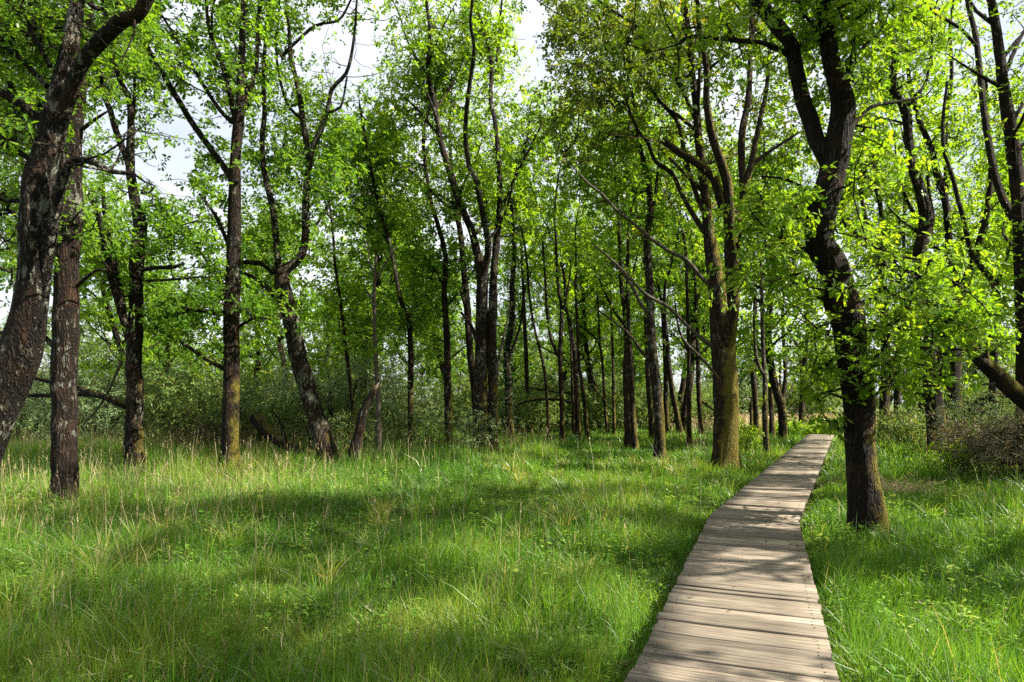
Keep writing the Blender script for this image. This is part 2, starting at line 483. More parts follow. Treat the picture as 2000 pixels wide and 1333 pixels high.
    for i in range(1, 4):
        for t in np.arange(0.1, 1, 1.9 / L[i]):
            for s in (-1, 1):
                c = pts[i] * (1 - t) + pts[i + 1] * t
                c = c + nrm[i] * s * (W / 2 - 0.11)
                if c[1] > 22: continue
                if pm is None:
                    q = 0.04; zz = (-0.3, DECK - 0.06)
                    v = [(x, y, z) for z in zz for (x, y) in ((-q, -q), (q, -q), (q, q), (-q, q))]
                    f = [(0, 1, 5, 4), (1, 2, 6, 5), (2, 3, 7, 6), (3, 0, 4, 7), (4, 5, 6, 7)]
                    pm = new_mesh("post", v, [np.array(f)], M['plank'], attrs={"tint": [0.15] * 5})
                    pm.uv_layers.new(name="UVMap")
                o = link("post", pm, root)
                o.location = (c[0] - off3[0], c[1] - off3[1], 0)
boardwalk()

# ------------------------------------------------------------------ tubes
def catmull(pts, rad, step):
    """resample a polyline with radii at about `step` metres through a Catmull-Rom spline"""
    pts = np.asarray(pts, float); rad = np.asarray(rad, float)
    if len(pts) == 2:
        n = max(2, int(np.linalg.norm(pts[1] - pts[0]) / step) + 1)
        t = np.linspace(0, 1, n)[:, None]
        return pts[0] * (1 - t) + pts[1] * t, rad[0] * (1 - t[:, 0]) + rad[1] * t[:, 0]
    e = np.vstack([2 * pts[0] - pts[1], pts, 2 * pts[-1] - pts[-2]])
    op, orr = [], []
    for i in range(len(pts) - 1):
        p0, p1, p2, p3 = e[i:i + 4]
        n = max(1, int(round(np.linalg.norm(p2 - p1) / step)))
        t = (np.arange(n) / n)[:, None]
        op.append(0.5 * (2 * p1 + (p2 - p0) * t + (2 * p0 - 5 * p1 + 4 * p2 - p3) * t ** 2 + (3 * p1 - p0 - 3 * p2 + p3) * t ** 3))
        orr.append(rad[i] * (1 - t[:, 0]) + rad[i + 1] * t[:, 0])
    op.append(pts[-1:]); orr.append(rad[-1:])
    return np.vstack(op), np.concatenate(orr)

class Tubes:
    def __init__(self): self.v, self.f, self.t, self.n = [], [], [], 0
    def add(self, pts, rad, sides=6, lump=0.0, flare=0.0, seed=0, ragged=0.0):
        pts = np.asarray(pts, float); rad = np.asarray(rad, float)
        k = len(pts)
        tan = np.gradient(pts, axis=0); tan = unit(tan)
        avg = unit(tan.mean(0)); ref = np.eye(3)[np.argmin(np.abs(avg))]
        n1 = unit(np.cross(tan, ref)); n2 = np.cross(tan, n1)
        a = np.arange(sides) / sides * 2 * math.pi
        R = np.repeat(rad[:, None], sides, 1)
        if lump or flare:
            r = np.random.default_rng(seed)
            s = np.concatenate([[0], np.cumsum(np.linalg.norm(np.diff(pts, axis=0), axis=1))])
            A, S = a[None], s[:, None]
            d = np.zeros_like(R)
            for m in range(10):
                ka = r.integers(1, 5 if m < 5 else 11); ks = r.uniform(0.6, 7)
                d += r.normal(0, 1) / (1 + 0.35 * ka) * np.sin(ka * A + ks * S + r.uniform(0, 6.28)) * np.sin(ks * 0.6 * S + r.uniform(0, 6.28))
            R = R * (1 + lump * d)
            if flare:
                lob = 0.6 + 0.4 * np.sin(5 * A + r.uniform(0, 6.28)) + 0.25 * np.sin(3 * A + r.uniform(0, 6.28))
                R = R * (1 + flare * lob * np.exp(-S / 0.28))
        v = pts[:, None] + R[..., None] * (np.cos(a)[None, :, None] * n1[:, None] + np.sin(a)[None, :, None] * n2[:, None])
        if ragged:
            r = np.random.default_rng(seed + 5)
            v[-1] += tan[-1] * r.uniform(-ragged, ragged, sides)[:, None]
        self.v.append(v.reshape(-1, 3))
        i = np.arange(k - 1)[:, None] * sides; j = np.arange(sides)[None]; j2 = (j + 1) % sides
        q = np.stack([i + j, i + j2, i + sides + j2, i + sides + j], -1).reshape(-1, 4) + self.n
        self.f.append(q)
        # end cap as a fan onto a centre vertex
        self.v.append(pts[-1:] + tan[-1:] * rad[-1] * (0.3 if not ragged else -0.3)); c = self.n + k * sides
        b = self.n + (k - 1) * sides
        self.t.append(np.stack([b + j[0], b + j2[0], np.full(sides, c)], -1))
        self.n += k * sides + 1
    def mesh(self, name, m):
        return new_mesh(name, np.vstack(self.v), [np.vstack(self.f), np.vstack(self.t)], m, smooth=True)

# ------------------------------------------------------------------ leaves
def leaf_template(kind):
    """returns (verts, faces) of one unit leaf along +x, normal +z"""
    if kind == 'lobed':
        side = [(0.12, 0.02), (0.24, 0.13), (0.33, 0.05), (0.46, 0.25), (0.55, 0.08), (0.70, 0.32), (0.79, 0.12), (0.93, 0.20)]
    elif kind == 'narrow':
        side = [(0.3, 0.11), (0.7, 0.10)]
    else:
        side = [(0.30, 0.17), (0.74, 0.27)]
    z = lambda x, y: 0.35 * abs(y) - 0.18 * x * x
    L = [(x, y, z(x, y)) for x, y in side]; R = [(x, -y, z(x, y)) for x, y in side]
    v = [(0, 0, 0)] + L + [(1, 0, z(1, 0))] + R
    n = len(side)
    return np.array(v), np.array([list(range(0, n + 2))[::-1], [0] + list(range(n + 2, 2 * n + 2)) + [n + 1]])

TPL = {k: leaf_template(k) for k in ('lobed', 'simple', 'narrow')}

def leaves_mesh(name, pos, dirv, nrm, scale, tint, kind, m):
    tv, tf = TPL[kind]
    x = unit(dirv); y = unit(np.cross(nrm, x)); z = np.cross(x, y)
    v = pos[:, None] + scale[:, None, None] * (tv[None, :, 0:1] * x[:, None] + tv[None, :, 1:2] * y[:, None] + tv[None, :, 2:3] * z[:, None])
    n, k = len(pos), len(tv)
    f = (np.arange(n)[:, None, None] * k + tf[None]).reshape(-1, tf.shape[1])
    return new_mesh(name, v.reshape(-1, 3), [f], m, attrs={"tint": np.repeat(tint, len(tf))})

def rosettes(rng, centre, axis, nleaf, size, tint0):
    """whorls of leaves at the twig tips; returns pos, dir, normal, scale, tint"""
    n = len(centre)
    ax = unit(axis)
    ref = np.where(np.abs(ax[:, 2:3]) > 0.8, np.array([[1.0, 0, 0]]), np.array([[0, 0, 1.0]]))
    u = unit(np.cross(ax, ref)); w = np.cross(ax, u)
    az = (np.arange(nleaf)[None] / nleaf * 2 * math.pi + rng.uniform(0, 6.28, (n, 1)) + rng.normal(0, 0.35, (n, nleaf)))
    rad = np.cos(az)[..., None] * u[:, None] + np.sin(az)[..., None] * w[:, None]
    lift = rng.uniform(-0.15, 0.75, (n, nleaf, 1))
    d = unit(rad + lift * ax[:, None] + rng.normal(0, 0.15, (n, nleaf, 3)) - np.array([0, 0, 0.18]))
    nr = unit(ax[:, None] * 1.0 + np.array([0, 0, 0.6]) - 0.4 * rad * lift + rng.normal(0, 0.35, (n, nleaf, 3)))
    pos = centre[:, None] + d * 0.012 - ax[:, None] * rng.uniform(0, 0.05, (n, nleaf, 1))
    sc = size * rng.uniform(0.45, 1.2, (n, nleaf)) * rng.uniform(0.65, 1.2, (n, 1))
    tt = np.clip(tint0[:, None] + rng.normal(0, 0.10, (n, nleaf)), 0, 1)
    r3 = lambda a: a.reshape(-1, 3)
    return r3(pos), r3(d), r3(nr), sc.ravel(), tt.ravel()

# places the sun reaches through openings in the crowns: (point, radius of the opening)
LIT = []
def lit_ground(px, py, r, z=0.0):
    Y = F * (EYE - z) / (py - HY)
    LIT.append((P(px, py, Y), r))
def carve(p, rng, depth_min=0.8):
    """True where a leaf whorl stays"""
    keep = np.ones(len(p), bool)
    for q, r in LIT:
        d = p - q
        t = d @ SUN
        dist = np.linalg.norm(d - t[:, None] * SUN, axis=1)
        keep &= ~((t > depth_min) & (dist < r * (0.75 + 0.5 * rng.random(len(p)))))
    return keep
# openings of the wood towards the sky seen from the walk: (x, y, rx, ry, share removed)
GAPS = [(330, 300, 55, 80, .55), (210, 240, 35, 45, .35), (640, 110, 70, 70, .62), (700, 150, 42, 85, .6), (345, 30, 40, 35, .6), (1045, 60, 26, 90, .8),
        (60, 660, 60, 50, .8), (200, 640, 40, 90, .6), (330, 530, 70, 40, .6), (1650, 250, 20, 20, .5), (735, 540, 25, 70, .6), (700, 480, 50, 40, .45), (390, 180, 25, 50, .35),
        (1760, 260, 30, 45, .5), (520, 250, 25, 40, .35), (800, 690, 60, 40, .5), (1500, 620, 60, 60, .3), (880, 60, 18, 60, .4), (1130, 690, 80, 60, .5), (1000, 640, 50, 80, .4), (620, 700, 60, 60, .3)]
def gap_keep(w, rng, gaps=GAPS):
    px = CX + F * w[:, 0] / np.maximum(w[:, 1], 0.5); py = HY - F * (w[:, 2] - EYE) / np.maximum(w[:, 1], 0.5)
    keep = np.ones(len(w), bool)
    for (x, y, rx, ry, s) in gaps:
        inside = ((px - x) / rx) ** 2 + ((py - y) / ry) ** 2 < 1
        keep &= ~(inside & (rng.random(len(w)) < s))
    return keep

# inner crowns are bare round the thick limbs: whorls that would hang before a traced limb are mostly left out
MASK_S = 4
LIMB_DEPTH = np.full((1400 // MASK_S, 2400 // MASK_S), 1e9)
def mask_limb(pts, rad, wide=1.25, rmin=3.0):
    px = (CX + F * pts[:, 0] / np.maximum(pts[:, 1], .5) + 200) / MASK_S; py = (HY - F * (pts[:, 2] - EYE) / np.maximum(pts[:, 1], .5)) / MASK_S
    w = np.maximum(rad / pts[:, 1] * F * wide, rmin) / MASK_S
    for x, y, r, d in zip(px, py, w, pts[:, 1]):
        x0, x1, y0, y1 = int(x - r), int(x + r) + 1, int(y - r), int(y + r) + 1
        if x1 <= 0 or y1 <= 0 or x0 >= LIMB_DEPTH.shape[1] or y0 >= LIMB_DEPTH.shape[0]: continue
        s = LIMB_DEPTH[max(y0, 0):y1, max(x0, 0):x1]
        np.minimum(s, d, out=s)
def clear_limbs(w, rng, share=.85):
    px = ((CX + F * w[:, 0] / np.maximum(w[:, 1], .5) + 200) / MASK_S).astype(int); py = ((HY - F * (w[:, 2] - EYE) / np.maximum(w[:, 1], .5)) / MASK_S).astype(int)
    ok = (px >= 0) & (py >= 0) & (px < LIMB_DEPTH.shape[1]) & (py < LIMB_DEPTH.shape[0])
    d = np.full(len(w), 1e9); d[ok] = LIMB_DEPTH[py[ok], px[ok]]
    front = (d < 1e8) & (w[:, 1] < d + .1)
    return ~(front & (rng.random(len(w)) < share))

# ------------------------------------------------------------------ tree builder
class Tree:
    def __init__(self, name, base, seed, moss=.5, lichen=.5, tone=.5):
        self.rng = np.random.default_rng(seed); self.seed = seed
        self.name, self.base = name, np.asarray(base, float)
        self.limbs = []        # (pts, rad, material, own) in world space
        self.color = (moss, lichen, tone, 1)
        self.clumps = []; self.flare = .45
    # limbs traced in photo pixels at real depth: list of (px, py, width px)
    def traced(self, spec, Y, drift=None, material=None, ragged=False, extend=True, top=None, label=None):
        rng = self.rng
        spec = np.asarray(spec, float)
        n = len(spec)
        y0 = Y
        if self.limbs:                                     # start at the depth of the wood it grows from
            best = 1e9
            for L in self.limbs:
                p = L['pts']
                px = CX + F * p[:, 0] / p[:, 1]; py = HY - F * (p[:, 2] - EYE) / p[:, 1]
                d = np.hypot(px - spec[0, 0], py - spec[0, 1]); k = d.argmin()
                if d[k] < best: best, y0 = d[k], p[k, 1]
        Lm = np.hypot(*(spec[-1, :2] - spec[0, :2])) / F * Y
        if drift is None:
            drift = 0.0 if not self.limbs else rng.uniform(-0.4, 0.4) * Lm
        s = np.concatenate([[0], np.cumsum(np.hypot(*np.diff(spec[:, :2], axis=0).T))]); s /= s[-1]
        ys = y0 + drift * s + 0.10 * min(1, Lm / 4) * np.sin(s * Lm * rng.uniform(.5, .9)) * rng.choice([-1, 1])
        pts = np.array([P(a[0], a[1], y) for a, y in zip(spec, ys)])
        rad = spec[:, 2] / 2 / F * ys
        if not self.limbs:
            pts[0, 2] = min(pts[0, 2], gz(pts[0, 0], pts[0, 1]) - 0.1)
        if extend and (spec[-1, 1] < 60 or top):
            d = unit(pts[-1] - pts[-2]); p = pts[-1]; r = rad[-1]
            tgt = top if top else p[2] + rng.uniform(1.5, 3.5)
            nseg = max(2, int((tgt - p[2]) / 1.2)); dz = (tgt - p[2]) / nseg
            ex, er = [], []
            for i in range(nseg):
                d = unit(d + rng.normal(0, 0.22, 3) * np.array([1, 1, .3]) + np.array([0, 0, 0.25]))
                p = p + d * dz / max(d[2], 0.5); ex.append(p); er.append(r * (1 - 0.8 * (i + 1) / nseg))
            if nseg > 0 and tgt > pts[-1, 2] + 0.5:
                pts = np.vstack([pts, ex]); rad = np.concatenate([rad, er])
        step = 0.08 if Y < 13 else 0.2
        cp, cr = catmull(pts, np.maximum(rad, 0.004), step)
        self.limbs.append(dict(pts=cp, rad=cr, mat=material, ragged=ragged, traced=True, label=label))
        return self
    def auto_trunk(self, height, r, lean=0.3):
        rng = self.rng; p = self.base.copy() - np.array([0, 0, .1]); d = unit(np.array([rng.normal(0, lean * .5), rng.normal(0, lean * .5), 1.0]))
        pts, rad = [p], [r]
        n = max(4, int(height / 1.3))
        for i in range(n):
            d = unit(d + rng.normal(0, 0.09, 3) * np.array([1, 1, .2]) + np.array([0, 0, .05]))
            p = p + d * height / n; pts.append(p); rad.append(r * (1 - 0.85 * (i + 1) / n) + 0.01)
        cp, cr = catmull(pts, rad, 0.3)
        self.limbs.append(dict(pts=cp, rad=cr, mat=None, ragged=False, traced=True, label=None))
        return self
    def auto_limbs(self, n, zlo, length, up=0.7, of=0):
        rng = self.rng
        T = self.limbs[of]; z = T['pts'][:, 2]
        az = rng.uniform(0, 6.28)
        for i in range(n):
            f = (i + rng.random()) / n
            h = zlo + (z.max() - zlo - 0.4) * f
            k = int(np.abs(z - h).argmin())
            az += 2.4 + rng.normal(0, .3)
            d = unit(np.array([math.cos(az), math.sin(az), up * rng.uniform(0.6, 1.5)]))
            Ls = length * rng.uniform(0.6, 1.15) * (1.15 - 0.65 * f)
            p = T['pts'][k].copy(); r = min(T['rad'][k] * 0.6, 0.022 + 0.016 * Ls)
            pts, rad = [p], [r]; m = max(3, int(Ls / 0.6))
            for j in range(m):
                d = unit(d + rng.normal(0, .2, 3) + np.array([0, 0, 0.07]))
                p = p + d * Ls / m; pts.append(p); rad.append(r * (1 - 0.8 * (j + 1) / m))
            cp, cr = catmull(pts, rad, 0.3)
            self.limbs.append(dict(pts=cp, rad=cr, mat=None, ragged=False, traced=False, label=None))
        return self
    def crown(self, n, zlo, spread=1.3, rmax=0.12, up=0.25, only_after=0, zhi=99):
        """leafy twig ends round every limb above zlo"""
        rng = self.rng
        pts = np.vstack([L['pts'] for L in self.limbs[only_after:] if L['mat'] is None])
        rad = np.concatenate([L['rad'] for L in self.limbs[only_after:] if L['mat'] is None])
        ok = (pts[:, 2] > zlo) & (rad < rmax) & (pts[:, 2] < zhi)
        pts = pts[ok]; rad = rad[ok]
        if not len(pts): return self
        w = 1 / (0.02 + rad); w /= w.sum()
        k = rng.choice(len(pts), n, p=w)
        d = unit(rng.normal(0, 1, (n, 3)) + np.array([0, 0, up]))
        c = pts[k] + d * spread * (0.15 + 0.85 * rng.random((n, 1)) ** 0.8) * np.array([1, 1, .8])
        self.clumps.append(c[c[:, 2] > zlo - 0.6])
        return self
    def patch(self, px, py, rx, ry, n, Y, dY=0.8):
        """leafy twig ends filling an ellipse seen in the photo, spread in depth"""
        rng = self.rng
        a = rng.uniform(0, 6.28, n); r = np.sqrt(rng.random(n))
        Ys = Y + rng.normal(0, dY, n)
        x = px + rx * r * np.cos(a); y = py + ry * r * np.sin(a)
        self.clumps.append(np.stack([(x - CX) / F * Ys, Ys, EYE - (y - HY) / F * Ys], -1))
        return self
    def build(self, label, group, leaf='oak', kind='simple', size=0.12, per=8, nleaf=6, spread=0.30, cat="tree", tint=0.45, tvar=0.16,
              gaps=True, cull=True, twig_r=1.0, fine=False, sides=None, crown_name="crown", parts=True, ivy=0, clear=.85):
        rng = self.rng
        size = size * 1.25
        root = empty(self.name, self.base)
        tag(root, label, cat, group)
        B = self.base
        # --- trunk and traced limbs
        twigs = Tubes()
        first = True
        for i, L in enumerate(self.limbs):
            r0 = L['rad'].max()
            sd = int(np.clip(6 + r0 * 60, 6, 26)) if sides is None else sides
            if L['traced'] and (first or parts):
                tb = Tubes()
                tb.add(L['pts'] - B, L['rad'], sd, lump=0.07 if r0 > 0.05 else 0.04, flare=self.flare if first and r0 > .06 else 0.0, seed=self.seed * 31 + i, ragged=0.12 if L['ragged'] else 0)
                nm = "trunk" if first else "limb"
                o = link(nm, tb.mesh(nm, L['mat'] or M['bark']), root, self.color)
                if L['label']: o["label"] = L['label']
            else:
                twigs.add(L['pts'] - B, L['rad'], max(4, sd - 2), lump=0.04, seed=self.seed * 31 + i)
            first = False
        # --- twigs towards every clump, each from the nearest wood
        if self.clumps:
            C = np.vstack(self.clumps)
            if gaps: C = C[gap_keep(C, rng)]
            C = C[C[:, 2] > 0.25]
            if cull: C = C[carve(C, rng) | (C[:, 2] < (6.5 if cull == 'high' else -9))]
            NP = np.vstack([L['pts'] for L in self.limbs]); NR = np.concatenate([L['rad'] for L in self.limbs])
            NI = np.full(len(NP), -1)
            d0 = np.array([np.linalg.norm(NP - c, axis=1).min() for c in C])
            C = C[np.argsort(d0)]
            cap = len(NP) + len(C) * 5
            bp = np.empty((cap, 3)); br = np.empty(cap); bi = np.full(cap, -1); m = len(NP)
            bp[:m] = NP; br[:m] = NR
            paths, parent = [], []
            for ci, c in enumerate(C):
                dv = c - bp[:m]
                dist = np.linalg.norm(dv, axis=1)
                cost = dist + 0.55 * np.maximum(0, -dv[:, 2]) + 0.02 * dist ** 2
                k = int(cost.argmin()); p0 = bp[k]; Ld = dist[k]
                nseg = int(np.clip(Ld / 0.3, 2, 5))
                t = np.linspace(0, 1, nseg + 1)[:, None]
                bow = rng.normal(0, 0.10 * Ld, 3) + np.array([0, 0, -0.10 * Ld])
                q = p0 + (c - p0) * t + bow * (t * (1 - t) * 4 * 0.6) + rng.normal(0, 0.02 * Ld + .004, (nseg + 1, 3)) * (t > 0) * (t < 1)
                paths.append(q); parent.append(bi[k])
                add = q[1:]; e = len(add)
                if m + e > cap: break
                bp[m:m + e] = add; br[m:m + e] = .006; bi[m:m + e] = ci; m += e
            cnt = np.ones(len(paths))
            for i in range(len(paths) - 1, -1, -1):
                if parent[i] >= 0: cnt[parent[i]] += cnt[i]
            tips = []
            for i, q in enumerate(paths):
                r0 = min((0.0042 + 0.0058 * math.sqrt(cnt[i])) * twig_r, 0.06)
                r1 = 0.0036 * twig_r + 0.35 * (r0 - .0036 * twig_r)
                twigs.add(q, np.linspace(r0, r1, len(q)), 4 if r0 < .012 else 5) if False else twigs.add(q - B, np.linspace(r0, r1, len(q)), 3 if r0 < .008 else 5)
                tips.append(unit(q[-1] - q[-2]))
            tips = np.array(tips); C = np.array([q[-1] for q in paths])
            # --- leaf whorls round the twig ends
            n = len(C)
            off = rng.normal(0, 1, (n, per, 3)) * spread * np.array([1, 1, 0.5])
            off[:, 0] *= 0.15
            W = (C[:, None] + off).reshape(-1, 3)
            ax = (np.repeat(tips, per, 0) * 0.7 + unit(off.reshape(-1, 3)) * 0.6 + np.array([0, 0, 0.5]) + rng.normal(0, .3, (n * per, 3)))
            t0 = np.repeat(tint + rng.normal(0, tvar, n), per) + rng.normal(0, 0.05, n * per)
            keep = W[:, 2] > 0.15
            if cull: keep &= carve(W, rng) | (W[:, 2] < (6.5 if cull == 'high' else -9))
            if gaps: keep &= gap_keep(W, rng) & clear_limbs(W, rng, clear)
            if fine:
                for a, b in zip(np.repeat(C, per, 0)[keep], W[keep]):
                    if np.linalg.norm(b - a) > .06:
                        mid = (a + b) / 2 + rng.normal(0, .02, 3)
                        twigs.add(np.array([a - B, mid - B, b - B]), np.array([.0035, .003, .002]), 3)
            W, ax, t0 = W[keep], ax[keep], t0[keep]
            pz, d, nr, sc, tt = rosettes(rng, W - B, ax, nleaf, size, t0)
            link(crown_name, leaves_mesh(crown_name, pz, d, nr, sc, tt, kind, M[leaf]), root)
        if ivy:
            L = self.limbs[0]; k = rng.integers(0, len(L['pts']), ivy)
            a = rng.uniform(0, 6.28, ivy); rr = np.stack([np.cos(a), np.sin(a), np.zeros(ivy)], -1)
            pz = L['pts'][k] + rr * (L['rad'][k][:, None] + rng.uniform(0.0, .10, (ivy, 1))) + rng.normal(0, .05, (ivy, 3))
            me = leaves_mesh("ivy", pz - B, rng.normal(0, 1, (ivy, 3)) + np.array([0, 0, -.8]), rr + rng.normal(0, .4, (ivy, 3)), rng.uniform(.08, .14, ivy), rng.random(ivy), 'simple', M['ivy'])
            link("ivy", me, root)
        if twigs.n:
            tag(link("twigs", twigs.mesh("twigs", M['bark']), root, self.color), kind="stuff")
        return root

# ------------------------------------------------------------------ openings for the sun
for a in [(1105, 905, .8), (1250, 910, .8), (1330, 925, .7), (1150, 935, .9), (1010, 925, .8), (900, 935, .8), (1380, 930, .5), (950, 905, 1.1), (1180, 905, 1.0), (1080, 950, .8), (1260, 945, .7), (820, 925, .9), (1300, 890, 1.0), (1000, 880, 1.0), (1100, 1090, .45), (960, 1110, .5), (870, 1080, .45), (1020, 1125, .35), (780, 960, .5), (640, 970, .6), (330, 985, .6), (860, 1200, .2), (1210, 1230, .25), (1160, 1170, .25), (1340, 1010, .4), (1380, 975, .5), (1200, 880, .9), (1060, 885, .8),
          (1010, 1095, .55), (960, 1085, .50), (1060, 1075, .45), (1110, 1060, .35), (910, 1110, .3), (1180, 1200, .30), (1215, 1185, .22), (560, 1160, .3), (330, 1125, .35), (440, 975, .6), (560, 965, .5), (700, 965, .4), (600, 1150, .22),
          (1340, 960, .4), (1700, 940, .5), (1790, 935, .6), (1620, 960, .45), (1840, 1020, .4), (1900, 1110, .3), (1660, 1190, .2), (1890, 1230, .2), (1740, 1150, .22), (1960, 1020, .3)]:
    lit_ground(*a)
for a in [(1500, 1090, .18), (1460, 1085, .16), (1410, 1165, .16), (1500, 1160, .16), (1560, 1150, .12), (1380, 1195, .14), (1450, 1225, .12), (1560, 1250, .13), (1330, 1240, .12), (1480, 1290, .12), (1400, 1305, .10), (1560, 960, .4), (1500, 985, .3),
          (1540, 920, .5), (1590, 880, .8), (1580, 860, 1.0), (1470, 1025, .12), (1580, 1305, .10), (1300, 1320, .10)]:
    lit_ground(a[0], a[1], a[2] * 1.5, z=0.22)
for px, py, Y, r in [(1435, 880, 17.8, .6), (1435, 780, 17.8, .5), (1425, 600, 17.8, .5), (1715, 960, 9.4, .3), (1650, 330, 9.4, .4), (1650, 570, 9.4, .25), (1655, 200, 9.4, .3), (1720, 650, 9.0, .9), (1790, 560, 9.0, 1.0), (1860, 640, 9.0, 1.0), (1900, 560, 9.4, .9),
                     (1690, 470, 9.0, .6), (1780, 720, 8.8, .5), (1500, 480, 9.2, .5), (1560, 560, 9.2, .6), (1730, 400, 9.4, .7), (1670, 250, 9.4, .7), (1228, 830, 27, .7), (940, 520, 23, .5), (125, 880, 11.7, .2), (125, 560, 11.7, .25), (130, 400, 7.5, .25), (30, 720, 7.5, .2),
                     (640, 850, 18.5, .4), (585, 630, 18.5, .4), (455, 470, 17, .4), (640, 380, 18.5, .5), (720, 800, 19, .6), (330, 770, 25, 1.0), (210, 780, 24, .9), (430, 740, 25, .9), (90, 790, 26, 1.0), (560, 730, 26, .9), (1100, 800, 36, 1.2), (1250, 800, 36, 1.2), (850, 800, 29, 1.0), (1000, 760, 33, 1.2), (1340, 790, 34, 1.0), (1480, 820, 33, 1.0), (1550, 700, 40, 1.5), (1880, 880, 16, .7), (1940, 870, 15.5, .8)]:
    LIT.append((P(px, py, Y), r))

# ------------------------------------------------------------------ the trees traced from the photograph
def tree(label, group, seed, Y, trunk, limbs=(), crown=None, patches=(), auto=None, top=None, name="oak_tree", moss=.5, lichen=.5, tone=.5, drift=None, trunk_mat=None, ragged=False, flare=.4, **kw):
    b = P(trunk[0][0], trunk[0][1], Y); b[2] = gz(b[0], b[1])
    t = Tree(name, b, seed, moss, lichen, tone)
    t.flare = flare
    t.traced(trunk, Y, drift=drift, top=top, material=M['deadwood'] if trunk_mat else None, ragged=ragged)
    for L in limbs:
        if isinstance(L, dict):
            t.traced(L['s'], Y, drift=L.get('drift'), material=M['deadwood'] if L.get('mat') else None, ragged=L.get('ragged', False), extend=L.get('extend', True), label=L.get('label'))
        else:
            t.traced(L, Y)
    if auto:
        t.auto_limbs(*auto)
    for c in ([crown] if isinstance(crown, tuple) else (crown or [])):
        t.crown(*c)
    for p in patches:
        t.patch(*p)
    for L in t.limbs:
        if L['traced'] and L['rad'].max() / Y * F > 3.5: mask_limb(L['pts'], L['rad'])
    PENDING.append((t, label, group, kw))

PENDING = []
G1 = "oaks around the clearing and the boardwalk"
G2 = "slender trees in the middle rows of the wood"
G3 = "trees in the far rows of the wood"

# far left, leaning in from outside the frame
tree("thick lichen-spotted oak leaning across the left edge of the photo", G1, 101, 7.5,
     [(-150, 1120, 100), (-95, 1000, 86), (-42, 883, 78), (10, 762, 74), (40, 690, 70), (66, 560, 56), (70, 450, 58), (77, 350, 56), (91, 300, 52), (112, 210, 44), (131, 120, 36), (147, 30, 29), (153, -20, 27)],
     [[(110, 275, 26), (136, 190, 26), (163, 120, 27), (192, 85, 28), (235, 42, 28), (290, -8, 24)],
      dict(s=[(84, 590, 10), (92, 520, 22), (104, 440, 22), (114, 385, 22), (128, 328, 20), (122, 300, 9)], drift=-.25, extend=False, ragged=True, label="pale torn stub standing off the leaning trunk"),
      dict(s=[(128, 328, 16), (150, 312, 14), (185, 318, 13), (215, 334, 11), (262, 340, 6)], drift=-.2),
      [(88, 240, 20), (40, 205, 19), (0, 180, 15), (-60, 165, 10)], [(92, 170, 11), (35, 110, 9), (-15, 75, 7)], [(70, 320, 12), (25, 290, 9), (-25, 272, 6)], [(98, 130, 10), (60, 60, 8), (20, 10, 6)]],
     crown=(170, 3.6, 1.3, .1), patches=[(40, 60, 110, 70, 110, 8.4, .6), (20, 230, 70, 60, 50, 8.2, .6), (200, 40, 90, 50, 50, 8.2, .5), (10, 420, 40, 60, 22, 8.2, .6)],
     moss=.38, lichen=.55, tone=.28, tint=.36, size=.066, per=9, kind='lobed', fine=True, clear=1.0)  # lower tint on the left oaks: their shade is put into the leaf colour

tree("straight reddish-barked oak standing just right of the leaning trunk", G1, 102, 11.7,
     [(124, 1005, 56), (126, 960, 46), (128, 854, 44), (127, 730, 45), (129, 606, 44), (131, 514, 40), (138, 400, 42), (141, 300, 35), (147, 240, 28), (152, 190, 26), (164, 60, 22), (172, -30, 18)],
     [[(162, 252, 8), (190, 231, 6), (215, 215, 3)], [(107, 678, 11), (60, 640, 9), (0, 650, 7), (-50, 640, 5)], [(150, 150, 14), (190, 80, 9), (215, -10, 7)], [(140, 300, 14), (100, 180, 10), (70, 60, 8), (60, -20, 6)], [(150, 560, 8), (185, 530, 6), (215, 528, 4)], [(118, 480, 10), (60, 430, 8), (10, 410, 5)]],
     crown=(150, 3.6, 1.6, .1), patches=[(30, 480, 60, 90, 50, 12, 1), (20, 330, 60, 60, 40, 12, 1), (185, 430, 50, 60, 30, 12, .8), (60, 130, 80, 100, 80, 12, 1)], moss=.16, lichen=.52, tone=.46, tint=.34, size=.08, per=8, kind='lobed')

